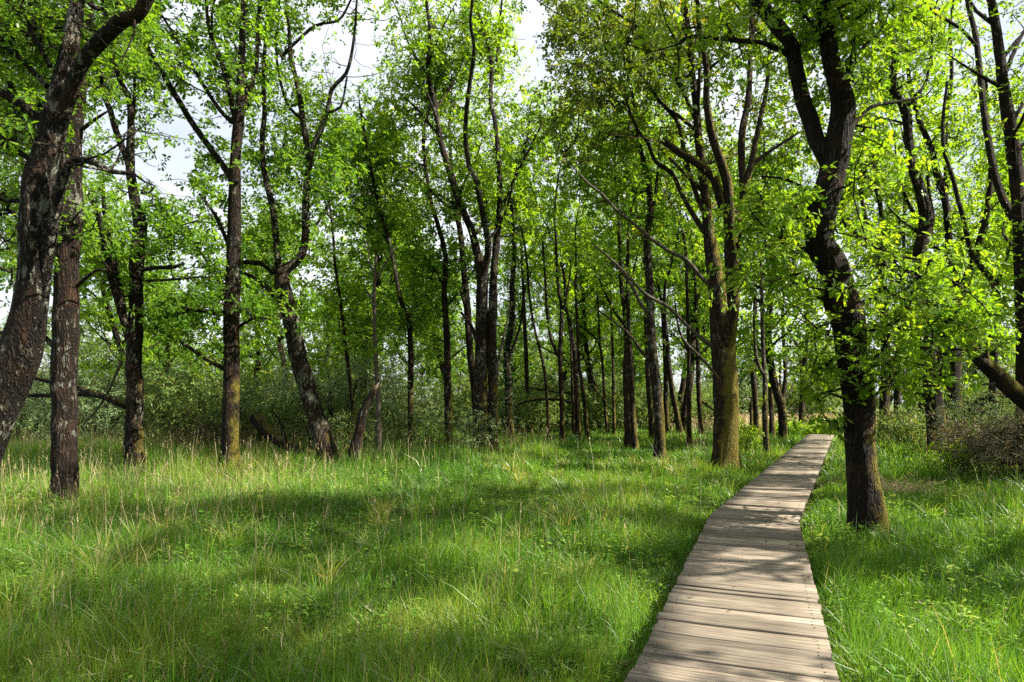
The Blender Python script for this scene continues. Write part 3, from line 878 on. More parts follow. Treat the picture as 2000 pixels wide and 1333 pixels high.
tree("dark forked oak with a low bough reaching left across its neighbour", G1, 103, 16.5,
     [(262, 945, 44), (262, 880, 36), (262, 820, 32), (264, 760, 30), (262, 700, 28), (265, 640, 28), (265, 570, 26), (268, 510, 26), (274, 440, 24), (264, 395, 20), (256, 345, 17), (255, 300, 15), (256, 240, 13), (251, 190, 10), (236, 160, 9), (222, 120, 7), (210, 60, 6), (205, 10, 5)],
     [[(253, 325, 14), (244, 300, 13), (228, 262, 12), (215, 215, 11), (204, 190, 9), (195, 140, 8), (170, 110, 6)], [(258, 250, 7), (263, 190, 6), (263, 100, 5), (280, 40, 4)],
      [(255, 665, 20), (247, 640, 17), (232, 590, 16), (215, 530, 15), (202, 470, 12), (190, 415, 10), (170, 375, 8)], [(240, 610, 16), (228, 540, 13), (218, 490, 11), (206, 430, 9), (200, 350, 7)],
      [(270, 528, 10), (300, 524, 8), (340, 522, 7), (360, 515, 5)], [(268, 550, 6), (330, 547, 5), (392, 541, 4)],
      dict(s=[(247, 793, 15), (225, 784, 13), (190, 770, 12), (150, 758, 10), (105, 748, 9), (62, 738, 6)], drift=-.5, label="low dead bough reaching left behind the reddish trunk"),
      dict(s=[(245, 792, 8), (180, 772, 9), (105, 772, 9), (50, 772, 7)], drift=.4), dict(s=[(238, 705, 6), (214, 760, 5), (190, 800, 4), (163, 830, 3)], mat='dead', drift=.3)],
     crown=(270, 3.8, 1.7, .1), patches=[(300, 560, 70, 60, 40, 16.5, 1), (190, 520, 50, 90, 50, 17, 1), (330, 620, 50, 40, 26, 17, .8), (195, 700, 40, 30, 14, 17, .8), (240, 140, 60, 90, 60, 17, 1), (300, 440, 45, 60, 40, 17, 1)], moss=.36, tone=.36, tint=.32, size=.105)

tree("tall straight oak with mossy green base and many upswept boughs", G1, 104, 17.0,
     [(446, 938, 48), (449, 880, 34), (450, 860, 32), (452, 780, 31), (453, 700, 30), (452, 620, 30), (455, 540, 28), (457, 470, 26), (458, 390, 24), (461, 300, 20), (465, 250, 20), (469, 205, 17), (472, 120, 14), (475, 30, 10), (475, -30, 8)],
     [[(470, 230, 14), (482, 180, 11), (499, 144, 9), (503, 90, 8), (505, 30, 7), (512, -20, 5)], [(456, 240, 9), (430, 216, 8), (400, 171, 7), (355, 95, 6), (335, 60, 5), (310, 20, 4)],
      [(456, 360, 15), (445, 338, 13), (402, 278, 12), (372, 235, 12), (345, 190, 11), (318, 144, 10), (290, 95, 8), (262, 50, 6)], [(460, 240, 10), (445, 170, 9), (430, 114, 8), (409, 60, 7), (402, -5, 6)],
      [(446, 612, 11), (420, 612, 11), (400, 608, 10), (362, 608, 8), (330, 622, 5)], [(440, 722, 10), (400, 700, 8), (360, 672, 7), (320, 650, 6), (278, 620, 5)], [(447, 480, 8), (420, 420, 7), (390, 380, 5)], [(440, 560, 7), (410, 520, 6), (385, 480, 4)],
      [(464, 640, 7), (500, 620, 5), (530, 625, 3)], [(452, 150, 7), (420, 100, 5), (415, 20, 4)]],
     crown=(310, 3.6, 1.6, .1), patches=[(400, 560, 60, 60, 50, 17, 1), (380, 460, 60, 50, 40, 17, 1), (420, 690, 60, 40, 22, 17, 1), (320, 80, 60, 80, 50, 17, 1), (470, 110, 70, 110, 90, 17, 1.2), (350, 640, 60, 25, 16, 17, 1), (520, 600, 60, 30, 20, 17, 1), (420, 330, 50, 60, 30, 17, 1)], moss=.46, lichen=.45, tone=.42, tint=.36, size=.105)

tree("oak trunk leaning left over the fallen mossy log, forking at a torn pale knuckle", G1, 105, 18.5,
     [(650, 925, 56), (638, 880, 42), (617, 812, 33), (598, 750, 34), (581, 689, 34), (570, 631, 31), (556, 577, 30), (549, 534, 28), (562, 524, 20), (576, 514, 17), (590, 495, 16), (598, 450, 15), (597, 385, 14), (602, 324, 12), (598, 279, 12), (592, 240, 11), (586, 192, 10), (577, 150, 9), (568, 111, 8), (566, 75, 7), (560, 20, 5)],
     [[(600, 345, 12), (612, 285, 11), (628, 252, 10), (640, 216, 8), (649, 174, 8), (676, 144, 7), (688, 99, 6), (695, 39, 5), (700, -20, 4)], [(548, 112, 7), (574, 87, 6), (616, 51, 6), (658, 42, 5), (675, 22, 5), (688, -5, 4)],
      [(548, 545, 16), (520, 518, 13), (498, 514, 11), (475, 512, 8), (440, 520, 4)], [(549, 540, 16), (541, 500, 14), (536, 430, 13), (529, 390, 12), (517, 339, 11), (512, 279, 10), (517, 216, 9), (514, 150, 8), (520, 60, 6), (526, -10, 5)],
      [(575, 632, 16), (545, 590, 14), (525, 565, 10), (490, 540, 8), (468, 530, 5)], [(594, 238, 7), (560, 200, 6), (540, 110, 5), (545, 20, 4)], [(636, 220, 6), (665, 210, 5), (678, 150, 4)], [(600, 470, 6), (630, 420, 5), (650, 380, 4)]],
     crown=(300, 4.4, 1.5, .1), patches=[(560, 470, 70, 60, 60, 18.5, 1), (620, 330, 60, 60, 50, 18.5, 1), (540, 300, 60, 70, 50, 18.5, 1), (600, 600, 40, 30, 14, 19, 1), (660, 250, 40, 40, 18, 18.5, .8), (500, 600, 40, 30, 14, 19, 1)], moss=.25, lichen=.6, tone=.5, tint=.38, size=.105)

tree("big twin-stemmed oak in the middle with orange flaked bark at its fork", G1, 106, 23.0,
     [(945, 892, 36), (941, 840, 29), (940, 812, 28), (939, 750, 26), (940, 689, 25), (941, 640, 24), (941, 586, 23), (942, 540, 22), (932, 495, 16), (922, 454, 14), (910, 425, 13), (895, 385, 14), (874, 322, 13), (860, 273, 11), (849, 203, 10), (837, 150, 9), (837, 105, 8), (839, 52, 7), (834, -5, 6)],
     [[(942, 545, 17), (953, 495, 14), (951, 462, 12), (942, 415, 12), (930, 350, 11), (916, 325, 10), (909, 255, 9), (916, 175, 8), (926, 98, 7), (919, 45, 6), (922, -10, 5)],
      dict(s=[(958, 890, 34), (961, 860, 25), (963, 771, 20), (961, 668, 18), (963, 586, 17), (965, 524, 15), (973, 441, 13), (976, 400, 12), (975, 332, 10), (968, 245, 9), (958, 192, 8), (960, 126, 8), (945, 62, 6), (925, -5, 5)], label="right stem of the twin trunk"),
      [(970, 120, 6), (975, 60, 5), (982, -10, 4)], [(975, 420, 8), (1000, 360, 6), (1035, 290, 5), (1060, 240, 4)], [(905, 405, 7), (870, 400, 6), (810, 340, 5), (760, 310, 4)], [(860, 270, 6), (820, 220, 5), (790, 190, 4)],
      [(940, 700, 6), (922, 640, 7), (900, 610, 5)], dict(s=[(966, 760, 6), (975, 700, 5), (985, 650, 4), (1000, 590, 3)], mat='dead'), [(955, 470, 6), (985, 420, 5), (1010, 330, 4)], [(838, 150, 5), (800, 90, 4), (780, 30, 3)]],
     crown=(800, 5.5, 1.7, .12), patches=[(830, 330, 110, 120, 160, 23.5, 1.2), (930, 230, 100, 170, 200, 23.5, 1.2), (760, 230, 60, 110, 60, 24, 1), (870, 90, 110, 90, 130, 23, 1.2), (1000, 400, 60, 90, 50, 23.5, 1), (770, 420, 70, 60, 50, 24, 1), (990, 120, 40, 90, 40, 23, 1)],
     moss=.5, lichen=.55, tone=.5, leaf='young', size=.105, auto=(12, 7, 3.0))

tree("dark stem standing close behind the left side of the twin trunk", G2, 107, 26.0,
     [(932, 868, 16), (930, 804, 14), (924, 740, 14), (918, 689, 14), (913, 606, 14), (905, 524, 12), (898, 450, 11), (885, 380, 9), (880, 300, 7)], [[(912, 610, 7), (890, 540, 5), (860, 480, 4)]], crown=(160, 6, 1.7), top=15, tone=.5)

tree("slender straight stem with rough bark left of the twin trunk", G2, 108, 23.7,
     [(876, 888, 20), (876, 840, 16), (875, 771, 15), (872, 647, 13), (868, 565, 11), (870, 503, 10), (856, 441, 9), (843, 400, 8), (832, 330, 7), (828, 260, 6)],
     [[(872, 600, 6), (905, 560, 4), (930, 520, 3)], [(868, 560, 5), (830, 500, 4), (800, 470, 3)]], crown=(220, 5, 1.6), patches=[(850, 500, 60, 80, 60, 24, 1), (820, 640, 50, 60, 26, 24, 1)], top=14, tone=.55)

tree("thin stem bending left with small leafy twigs, left of the straight stem", G2, 109, 25.0,
     [(803, 884, 13), (802, 840, 11), (802, 771, 11), (802, 689, 11), (798, 631, 10), (781, 581, 9), (769, 515, 8), (757, 462, 8), (740, 400, 7), (722, 320, 6), (705, 220, 5)],
     [[(795, 625, 5), (830, 570, 4), (850, 520, 3)], [(760, 470, 5), (715, 430, 4), (690, 400, 3)]], crown=(280, 4, 1.6), patches=[(720, 380, 80, 90, 80, 25, 1), (780, 640, 60, 70, 40, 25, 1), (700, 300, 60, 60, 40, 25, 1), (840, 700, 40, 40, 18, 25, 1)], top=13, tone=.55)

tree("snapped trunk with a splintered pale top leaning right beside the leaning oak", G1, 110, 18.2,
     [(690, 905, 34), (694, 880, 24), (702, 845, 19), (711, 804, 16), (722, 780, 13), (733, 758, 11)], [dict(s=[(726, 775, 9), (733, 760, 8), (740, 748, 3)], mat='dead', extend=False)], name="snapped_tree", moss=.3, tone=.4, ragged=True)

tree("bare pale dead tree with grey snags and no leaves", G1, 111, 21.0,
     [(738, 892, 14), (739, 830, 12), (738, 771, 10), (734, 700, 8), (732, 647, 7), (731, 585, 7), (732, 544, 6), (735, 500, 4)],
     [dict(s=[(731, 590, 5), (722, 577, 5), (712, 562, 3)], mat='dead'), dict(s=[(732, 552, 5), (745, 530, 4), (758, 505, 3), (775, 480, 2)], mat='dead'), dict(s=[(733, 540, 4), (722, 510, 3), (718, 470, 2)], mat='dead')],
     name="dead_tree", trunk_mat='dead', tone=.9, moss=.3)

tree("thin crooked stem between the leaning oak and the dead tree", G2, 112, 23.0,
     [(692, 880, 9), (689, 812, 7), (684, 750, 7), (674, 668, 7), (666, 598, 6), (655, 520, 6), (650, 450, 5), (640, 380, 4)], [], crown=(330, 3.2, 1.8), patches=[(680, 560, 80, 90, 90, 23.5, 1), (620, 650, 60, 70, 50, 24, 1), (740, 640, 40, 60, 24, 23, 1)], auto=(6, 5, 2.2), top=13, leaf='young', tone=.45)

tree("ivy-clad trunk right of the twin oak", G2, 113, 30.0,
     [(998, 864, 16), (994, 800, 14), (994, 771, 14), (990, 689, 13), (1000, 627, 11), (1000, 560, 10), (1004, 500, 8), (1000, 420, 6)], [[(994, 700, 6), (1015, 640, 5), (1025, 560, 4)]], crown=(220, 6, 1.9), auto=(6, 8, 2.8), top=15, tone=.4, ivy=2600)

def slim(label, seed, Y, trunk, limbs=(), n=150, zlo=5.5, top=14, auto=(7, 6.5, 2.6), group=G3, patches=(), **kw):
    kw.setdefault('size', .125)
    kw.setdefault('tone', .5)
    return tree(label, group, seed, Y, trunk, limbs, crown=(n, zlo, 1.8), auto=auto, top=top, patches=patches, **kw)

slim("thin dark stem just right of the ivy-clad trunk", 114, 38, [(1031, 850, 10), (1031, 800, 9), (1030, 760, 8), (1027, 685, 8), (1024, 625, 7), (1021, 540, 6), (1015, 450, 5)])
slim("thin crooked stem right of the ivy-clad trunk, bending left as it rises", 115, 29.5, [(1073, 868, 8), (1069, 790, 6), (1064, 730, 6), (1055, 685, 6), (1045, 646, 5), (1034, 580, 5), (1028, 500, 4)], n=130, leaf='young')
slim("slim brown trunk forking low into a narrow V in the middle of the wood", 116, 30, [(1099, 866, 13), (1098, 830, 10), (1097, 790, 9), (1094, 694, 9), (1097, 610, 7), (1090, 560, 6), (1086, 480, 5), (1084, 400, 4)],
     [[(1092, 697, 7), (1078, 667, 7), (1070, 625, 6), (1065, 550, 5), (1060, 470, 4)], [(1097, 620, 5), (1110, 560, 4), (1118, 480, 3)]], leaf='young')
slim("dark trunk with a thinner stem at its foot, right of the narrow V fork", 117, 33.5, [(1129, 858, 13), (1127, 800, 11), (1126, 760, 11), (1121, 685, 9), (1114, 640, 8), (1105, 600, 6), (1102, 540, 5)],
     [[(1121, 856, 7), (1119, 800, 5), (1117, 760, 5), (1116, 700, 4), (1112, 640, 3)]])
slim("dark stem leaning left with a bough drooping left over the scrub", 118, 34, [(1148, 857, 10), (1142, 790, 8), (1136, 745, 8), (1131, 715, 7), (1128, 650, 6), (1124, 560, 5)],
     [[(1130, 790, 6), (1100, 782, 6), (1060, 780, 6), (1030, 784, 5), (1005, 795, 4)], [(1128, 770, 5), (1080, 765, 4), (1020, 755, 3)]])
slim("dim stem far back behind the left-leaning dark stem", 119, 43, [(1155, 842, 9), (1153, 760, 8), (1144, 685, 7), (1136, 580, 6), (1130, 500, 4)], n=120)
slim("skinny stem arching left at head height, in a gap of pale scrub", 120, 37.5, [(1187, 849, 7), (1181, 790, 6), (1178, 730, 6), (1171, 676, 5), (1147, 646, 4), (1120, 630, 3)], [[(1172, 680, 4), (1168, 600, 4), (1160, 500, 3)], [(1180, 785, 4), (1160, 755, 4), (1145, 730, 3)]], n=110, leaf='young')
slim("skinny upright stem left of the lit double trunk", 121, 36.5, [(1199, 852, 7), (1198, 760, 6), (1195, 650, 5), (1192, 560, 4)], n=110)
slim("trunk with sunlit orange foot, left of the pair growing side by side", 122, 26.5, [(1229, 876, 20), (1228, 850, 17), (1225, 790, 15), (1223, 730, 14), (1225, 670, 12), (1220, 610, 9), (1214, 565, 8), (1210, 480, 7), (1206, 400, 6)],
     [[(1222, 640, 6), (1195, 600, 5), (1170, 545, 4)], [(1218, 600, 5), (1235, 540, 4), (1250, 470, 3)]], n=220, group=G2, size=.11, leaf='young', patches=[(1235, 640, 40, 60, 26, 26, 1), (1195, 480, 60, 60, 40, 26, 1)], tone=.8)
slim("thinner dark trunk, right of the pair growing side by side", 123, 25.5, [(1241, 884, 15), (1238, 840, 12), (1235, 790, 11), (1231, 700, 10), (1228, 640, 8), (1226, 540, 7), (1228, 440, 5)], n=160, group=G2, size=.11)
slim("straight dark oak standing forward left of the mossy giant", 124, 20.5, [(1289, 910, 28), (1289, 870, 22), (1288, 835, 21), (1283, 760, 20), (1276, 700, 18), (1271, 640, 17), (1270, 580, 16), (1266, 520, 15), (1264, 470, 14), (1270, 410, 13), (1266, 350, 11), (1254, 305, 9), (1245, 260, 7), (1236, 190, 6)],
     [[(1270, 440, 8), (1276, 404, 7), (1281, 370, 6), (1285, 326, 5), (1290, 250, 4)], dict(s=[(1272, 615, 8), (1255, 600, 7), (1235, 560, 7), (1216, 535, 6), (1200, 520, 4)], mat='dead'), [(1280, 720, 7), (1255, 690, 6), (1225, 650, 5), (1160, 600, 3)], [(1268, 480, 7), (1230, 430, 6), (1190, 400, 5), (1150, 380, 4)]],
     n=300, group=G1, zlo=5, size=.105, patches=[(1180, 330, 90, 80, 100, 20.5, 1), (1260, 380, 60, 80, 50, 21, 1)], auto=None, lichen=.6, tone=.55)
slim("dark stem half hidden behind the straight dark oak", 125, 33, [(1274, 862, 13), (1270, 800, 10), (1266, 740, 10), (1262, 640, 8), (1258, 540, 6)], n=140)
slim("slim trunk with short side twigs in front of the mossy giant's far neighbours", 126, 26.5, [(1346, 876, 11), (1346, 820, 9), (1346, 760, 8), (1345, 670, 7), (1342, 580, 6), (1338, 480, 5)], [[(1345, 690, 5), (1325, 640, 4), (1318, 590, 3)]], n=180, group=G2, leaf='young', zlo=3.2)
slim("dark trunk leaning left in the row behind the mossy giant", 127, 36, [(1330, 852, 13), (1322, 810, 11), (1312, 760, 10), (1304, 685, 8), (1298, 600, 6)], n=130)
slim("stout dim trunk in the back row beside the left-leaning dark trunk", 128, 37, [(1304, 850, 11), (1301, 800, 10), (1300, 740, 9), (1297, 660, 7), (1290, 580, 5)], n=130)
slim("dark trunk with a bough to the right, close behind the mossy giant's left side", 129, 36.5, [(1371, 852, 11), (1366, 800, 9), (1364, 740, 9), (1362, 640, 7), (1358, 550, 5)], [[(1366, 780, 6), (1385, 795, 5), (1400, 805, 4)]], n=130)

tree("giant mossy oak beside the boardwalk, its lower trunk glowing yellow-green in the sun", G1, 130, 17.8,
     [(1420, 925, 64), (1419, 900, 52), (1418, 873, 49), (1418, 794, 48), (1416, 715, 46), (1412, 662, 46), (1402, 584, 36), (1396, 540, 32), (1389, 485, 26), (1383, 440, 21), (1377, 380, 18), (1372, 340, 17), (1366, 290, 16), (1362, 245, 15), (1359, 200, 14), (1352, 150, 13), (1345, 70, 12), (1336, 0, 10)],
     [[(1416, 690, 32), (1426, 640, 27), (1432, 600, 25), (1430, 540, 25), (1428, 480, 26), (1424, 420, 23), (1421, 368, 19), (1410, 320, 17), (1393, 275, 15), (1380, 200, 13), (1380, 140, 11), (1363, 35, 9), (1355, -20, 7)],
      [(1428, 440, 18), (1450, 395, 15), (1448, 320, 14), (1449, 260, 14), (1461, 200, 12), (1464, 150, 11), (1468, 60, 10), (1470, -10, 8)], [(1450, 380, 12), (1467, 320, 12), (1482, 245, 10), (1496, 180, 8), (1502, 110, 6), (1510, 40, 5)],
      [(1462, 330, 9), (1490, 305, 8), (1520, 285, 6), (1560, 260, 4)],
      dict(s=[(1446, 436, 16), (1432, 425, 15), (1410, 401, 16), (1395, 350, 18), (1362, 320, 16), (1329, 300, 14), (1298, 278, 12)], drift=-.8, ragged=True, extend=False, label="thick broken bough crossing in front of the stems"),
      [(1376, 454, 11), (1344, 404, 10), (1329, 374, 9), (1311, 338, 9), (1281, 317, 8), (1266, 281, 7), (1245, 254, 6), (1227, 209, 5), (1208, 150, 4)],
      [(1372, 412, 10), (1350, 350, 9), (1338, 305, 9), (1329, 260, 8), (1320, 233, 8), (1290, 200, 7), (1255, 150, 6), (1205, 100, 5), (1150, 60, 4), (1085, 25, 3)], [(1360, 240, 8), (1330, 170, 7), (1290, 100, 6), (1240, 50, 5), (1180, 10, 4)],
      dict(s=[(1390, 560, 9), (1372, 545, 8), (1341, 509, 8), (1305, 490, 7), (1272, 467, 7), (1230, 431, 6), (1200, 407, 5), (1175, 378, 4), (1150, 360, 4), (1100, 305, 2)], mat='dead', drift=-1.0, label="long bare pale bough slanting down to the trunk"),
      dict(s=[(1404, 680, 9), (1386, 673, 8), (1345, 640, 7), (1305, 600, 7), (1258, 573, 6), (1200, 513, 5), (1160, 480, 3)], mat='dead', drift=-1.2, label="lower bare pale bough slanting down to the trunk"),
      dict(s=[(1420, 772, 9), (1410, 745, 7), (1400, 734, 6), (1370, 700, 6), (1342, 673, 5), (1330, 655, 4)], mat='dead', drift=-.7), dict(s=[(1416, 725, 8), (1414, 705, 7), (1420, 695, 5), (1410, 684, 3)], mat='dead', drift=-.5, extend=False)],
     crown=[(420, 5.5, 1.7, .12)], patches=[(1180, 110, 110, 100, 170, 17.5, 1), (1290, 90, 90, 90, 110, 17.5, 1), (1160, 250, 90, 70, 60, 18, 1), (1400, 60, 90, 60, 70, 17.5, 1), (1120, 50, 60, 50, 50, 17.2, .7)],
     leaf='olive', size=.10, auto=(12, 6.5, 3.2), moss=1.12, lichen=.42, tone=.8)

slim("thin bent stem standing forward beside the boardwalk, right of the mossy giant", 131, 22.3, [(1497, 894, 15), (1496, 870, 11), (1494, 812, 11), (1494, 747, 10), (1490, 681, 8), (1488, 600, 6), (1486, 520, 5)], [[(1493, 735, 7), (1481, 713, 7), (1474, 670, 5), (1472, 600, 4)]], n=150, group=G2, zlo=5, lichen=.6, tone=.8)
slim("wavy dark trunk with moss at its knee, behind the thin bent stem", 132, 34, [(1477, 855, 14), (1477, 830, 11), (1475, 786, 11), (1471, 734, 11), (1475, 694, 10), (1475, 642, 9), (1475, 590, 8), (1473, 540, 7), (1470, 460, 5)], [[(1468, 852, 8), (1468, 800, 7), (1469, 775, 5)]], n=170, leaf='young')
slim("dark wavy trunk close right of the thin bent stem", 133, 33, [(1508, 857, 12), (1506, 800, 9), (1505, 760, 9), (1507, 707, 9), (1504, 660, 8), (1500, 590, 7), (1498, 500, 5)], n=170, leaf='young')
slim("trunk with ragged bark by the meadow edge, left of the last trunk by the boardwalk", 134, 41, [(1527, 844, 12), (1528, 800, 10), (1530, 770, 9), (1534, 734, 8), (1531, 681, 7), (1528, 600, 6)], [[(1526, 800, 4), (1523, 740, 4), (1524, 690, 3)], dict(s=[(1533, 780, 3), (1545, 760, 3), (1560, 715, 2)], mat='dead')], n=200, leaf='young', zlo=4.5)
slim("last forked trunk standing where the boardwalk leaves the wood", 135, 41.5, [(1565, 844, 13), (1566, 800, 11), (1567, 770, 10), (1568, 720, 10), (1575, 690, 7), (1576, 642, 6), (1578, 560, 5)], [[(1566, 722, 6), (1556, 676, 5), (1542, 650, 4), (1528, 620, 3)], [(1570, 705, 5), (1590, 672, 5), (1597, 640, 4)]], n=220, leaf='young', zlo=4)

tree("near crooked oak right of the boardwalk, dark against its bright leafy sprays", G1, 136, 9.4,
     [(1697, 1045, 76), (1694, 1015, 68), (1692, 985, 64), (1688, 950, 60), (1682, 900, 55), (1678, 810, 57), (1673, 750, 60), (1662, 690, 55), (1655, 630, 62), (1646, 600, 66), (1636, 565, 63), (1624, 520, 56), (1604, 480, 52), (1604, 440, 54), (1611, 400, 56), (1624, 350, 50), (1637, 297, 50), (1646, 210, 46), (1636, 157, 36), (1620, 105, 31), (1611, 35, 28), (1605, -30, 25)],
     [[(1622, 330, 30), (1600, 282, 30), (1580, 227, 29), (1562, 175, 28), (1552, 122, 28), (1538, 77, 28), (1510, 43, 28), (1485, 10, 27), (1460, -25, 24)],
      dict(s=[(1548, 112, 16), (1527, 100, 11), (1505, 92, 10), (1489, 84, 9), (1440, 80, 8), (1400, 76, 8), (1352, 72, 7), (1322, 86, 5)], drift=-.3, label="bare bough running level to the left"),
      [(1672, 598, 12), (1700, 585, 8), (1740, 580, 6), (1775, 562, 5), (1820, 545, 3)], [(1680, 660, 9), (1720, 640, 7), (1780, 645, 5), (1850, 650, 4), (1900, 640, 3)], [(1640, 430, 10), (1690, 470, 8), (1750, 500, 6), (1830, 510, 4)], [(1690, 780, 6), (1740, 760, 5), (1790, 770, 3)],
      [(1590, 500, 10), (1560, 480, 8), (1510, 460, 6), (1470, 450, 4)], [(1606, 420, 9), (1570, 370, 7), (1530, 350, 5), (1490, 345, 3)], [(1640, 690, 6), (1610, 715, 5), (1590, 720, 3)], [(1652, 780, 6), (1620, 770, 4), (1600, 785, 3)], [(1660, 250, 10), (1700, 210, 8), (1750, 200, 6), (1800, 190, 4)], [(1640, 160, 9), (1680, 100, 7), (1720, 60, 5)], [(1612, 80, 8), (1580, 40, 6), (1560, -10, 5)]],
     patches=[(1760, 580, 110, 80, 44, 9.0, .45), (1860, 630, 90, 70, 38, 8.9, .4), (1720, 690, 80, 60, 28, 9.0, .4), (1800, 730, 80, 35, 16, 8.8, .35), (1680, 460, 60, 60, 16, 9.2, .4), (1830, 530, 60, 40, 12, 9.2, .5), (1500, 490, 70, 60, 26, 9.3, .4), (1560, 570, 60, 50, 22, 9.3, .4), (1540, 400, 60, 60, 24, 9.3, .4),
              (1600, 740, 45, 50, 14, 9.3, .3), (1470, 400, 40, 40, 9, 9.3, .4), (1700, 300, 60, 70, 22, 9.5, .5), (1700, 130, 70, 80, 30, 9.6, .5), (1770, 70, 60, 60, 20, 9.6, .5), (1590, 60, 50, 60, 18, 9.6, .5), (1650, 20, 60, 40, 16, 9.6, .5), (1920, 650, 30, 35, 8, 8.8, .3), (1620, 830, 25, 15, 3, 9.3, .3), (1675, 720, 35, 60, 8, 9.0, .15), (1440, 560, 50, 40, 12, 9.6, .4), (1600, 640, 30, 30, 7, 9.3, .3)],
     crown=(230, 6.6, 1.6, .1), leaf='young', kind='lobed', size=.09, per=9, nleaf=7, spread=.22, fine=True, tint=.42, tvar=.2, flare=.25, moss=.48, lichen=.36, tone=.3, clear=.75, cull='high')

tree("dark many-stemmed oak right of the near crooked oak, its foot among grey scrub", G1, 137, 22.0,
     [(1860, 890, 46), (1860, 860, 40), (1860, 810, 36), (1856, 750, 36), (1861, 690, 32), (1866, 620, 30), (1868, 580, 26), (1862, 540, 18), (1855, 505, 14), (1852, 450, 13), (1843, 375, 13), (1828, 330, 12), (1818, 290, 12), (1804, 255, 10), (1790, 220, 9), (1775, 150, 7), (1770, 80, 6)],
     [[(1868, 590, 20), (1885, 555, 18), (1907, 495, 16), (1924, 435, 13), (1930, 400, 11), (1935, 330, 9), (1930, 250, 7), (1925, 150, 6)], [(1846, 400, 9), (1848, 332, 9), (1846, 250, 8), (1858, 150, 7), (1855, 60, 6), (1860, -10, 5)], [(1862, 560, 14), (1838, 580, 13), (1825, 600, 10)],
      [(1820, 285, 7), (1838, 240, 6), (1850, 190, 5)], dict(s=[(1866, 818, 24), (1880, 812, 20), (1896, 803, 18), (1924, 780, 17), (1950, 773, 14), (1972, 771, 12)], extend=False, drift=-.6, label="thick low bough sagging to the right"), [(1862, 760, 10), (1830, 745, 9), (1800, 720, 6)]],
     crown=(420, 4.6, 1.6, .12), patches=[(1880, 220, 100, 140, 130, 22, 1.2), (1900, 420, 80, 90, 70, 22, 1.2), (1830, 60, 90, 70, 60, 22, 1.2), (1930, 560, 50, 60, 24, 22, 1)], moss=.5, lichen=.35, tone=.34, leaf='young', size=.09, auto=(10, 5, 2.6))

tree("curving dark oak stem forked high up, standing left of the many-stemmed oak", G1, 138, 20.0,
     [(1833, 895, 40), (1830, 860, 34), (1824, 780, 32), (1815, 700, 30), (1800, 610, 28), (1795, 545, 26), (1796, 495, 25), (1808, 435, 24), (1803, 395, 21), (1790, 350, 18), (1780, 320, 17), (1774, 262, 16), (1769, 217, 18), (1757, 195, 14), (1744, 180, 13), (1746, 130, 12), (1744, 87, 11), (1723, 52, 10), (1716, 10, 8)],
     [[(1770, 222, 10), (1784, 192, 8), (1807, 164, 6), (1820, 100, 5), (1822, 30, 4)], [(1745, 182, 7), (1728, 165, 6), (1712, 140, 4)], [(1800, 440, 8), (1775, 400, 7), (1760, 360, 5)], [(1805, 470, 8), (1822, 430, 8), (1815, 380, 6), (1808, 310, 5)]],
     crown=(260, 4.6, 1.5, .12), patches=[(1760, 330, 60, 80, 50, 20, 1), (1790, 100, 80, 90, 80, 20, 1), (1700, 230, 50, 70, 30, 20.5, 1), (1760, 460, 60, 60, 30, 20.5, 1)], moss=.45, lichen=.5, tone=.42, leaf='young', size=.09, auto=(8, 5.5, 2.4))

tree("wiry forked tree with zigzag stems in front of the many-stemmed oak", G2, 139, 18.5,
     [(1940, 915, 20), (1940, 860, 17), (1938, 780, 16), (1942, 720, 14), (1940, 660, 13), (1946, 610, 15), (1945, 566, 14), (1935, 545, 12), (1918, 525, 11), (1908, 510, 10), (1898, 498, 9), (1888, 460, 9), (1882, 430, 9), (1870, 385, 8), (1861, 350, 8), (1850, 315, 7), (1843, 290, 7), (1842, 230, 6), (1850, 160, 5)],
     [[(1946, 566, 9), (1957, 525, 8), (1969, 490, 6), (1978, 440, 5)], [(1905, 508, 7), (1925, 485, 6), (1975, 478, 4)]], crown=(170, 4.6, 1.4, .1), moss=.45, tone=.4, leaf='young', size=.1)

tree("tall dark oak at the right edge with a second stem crossing its front", G1, 140, 16.0,
     [(2000, 945, 34), (1999, 900, 26), (1998, 800, 24), (1997, 700, 23), (1996, 600, 23), (1993, 500, 24), (1990, 430, 24), (1986, 350, 25), (1972, 245, 23), (1958, 157, 19), (1947, 70, 17), (1936, 0, 14), (1932, -30, 12)],
     [[(1996, 505, 15), (1988, 450, 15), (1974, 418, 15), (1954, 378, 14), (1937, 315, 13), (1923, 227, 12), (1912, 130, 11), (1905, 70, 10), (1888, -5, 8)], [(1910, 95, 7), (1880, 60, 6), (1850, 40, 6), (1815, 15, 4)], [(1972, 250, 9), (2000, 200, 7), (2040, 150, 6)], [(1990, 400, 10), (2040, 350, 8), (2080, 320, 6)], [(1960, 150, 9), (1990, 80, 7), (2020, 20, 5)], [(2005, 640, 7), (1975, 660, 5), (1955, 668, 3)]],
     crown=(330, 3.8, 1.6, .12), patches=[(1960, 130, 80, 130, 90, 16, 1), (1950, 620, 50, 80, 30, 16.5, 1), (2040, 400, 60, 120, 60, 16, 1)], moss=.45, lichen=.35, tone=.4, leaf='young', size=.085, auto=(8, 5, 2.4))

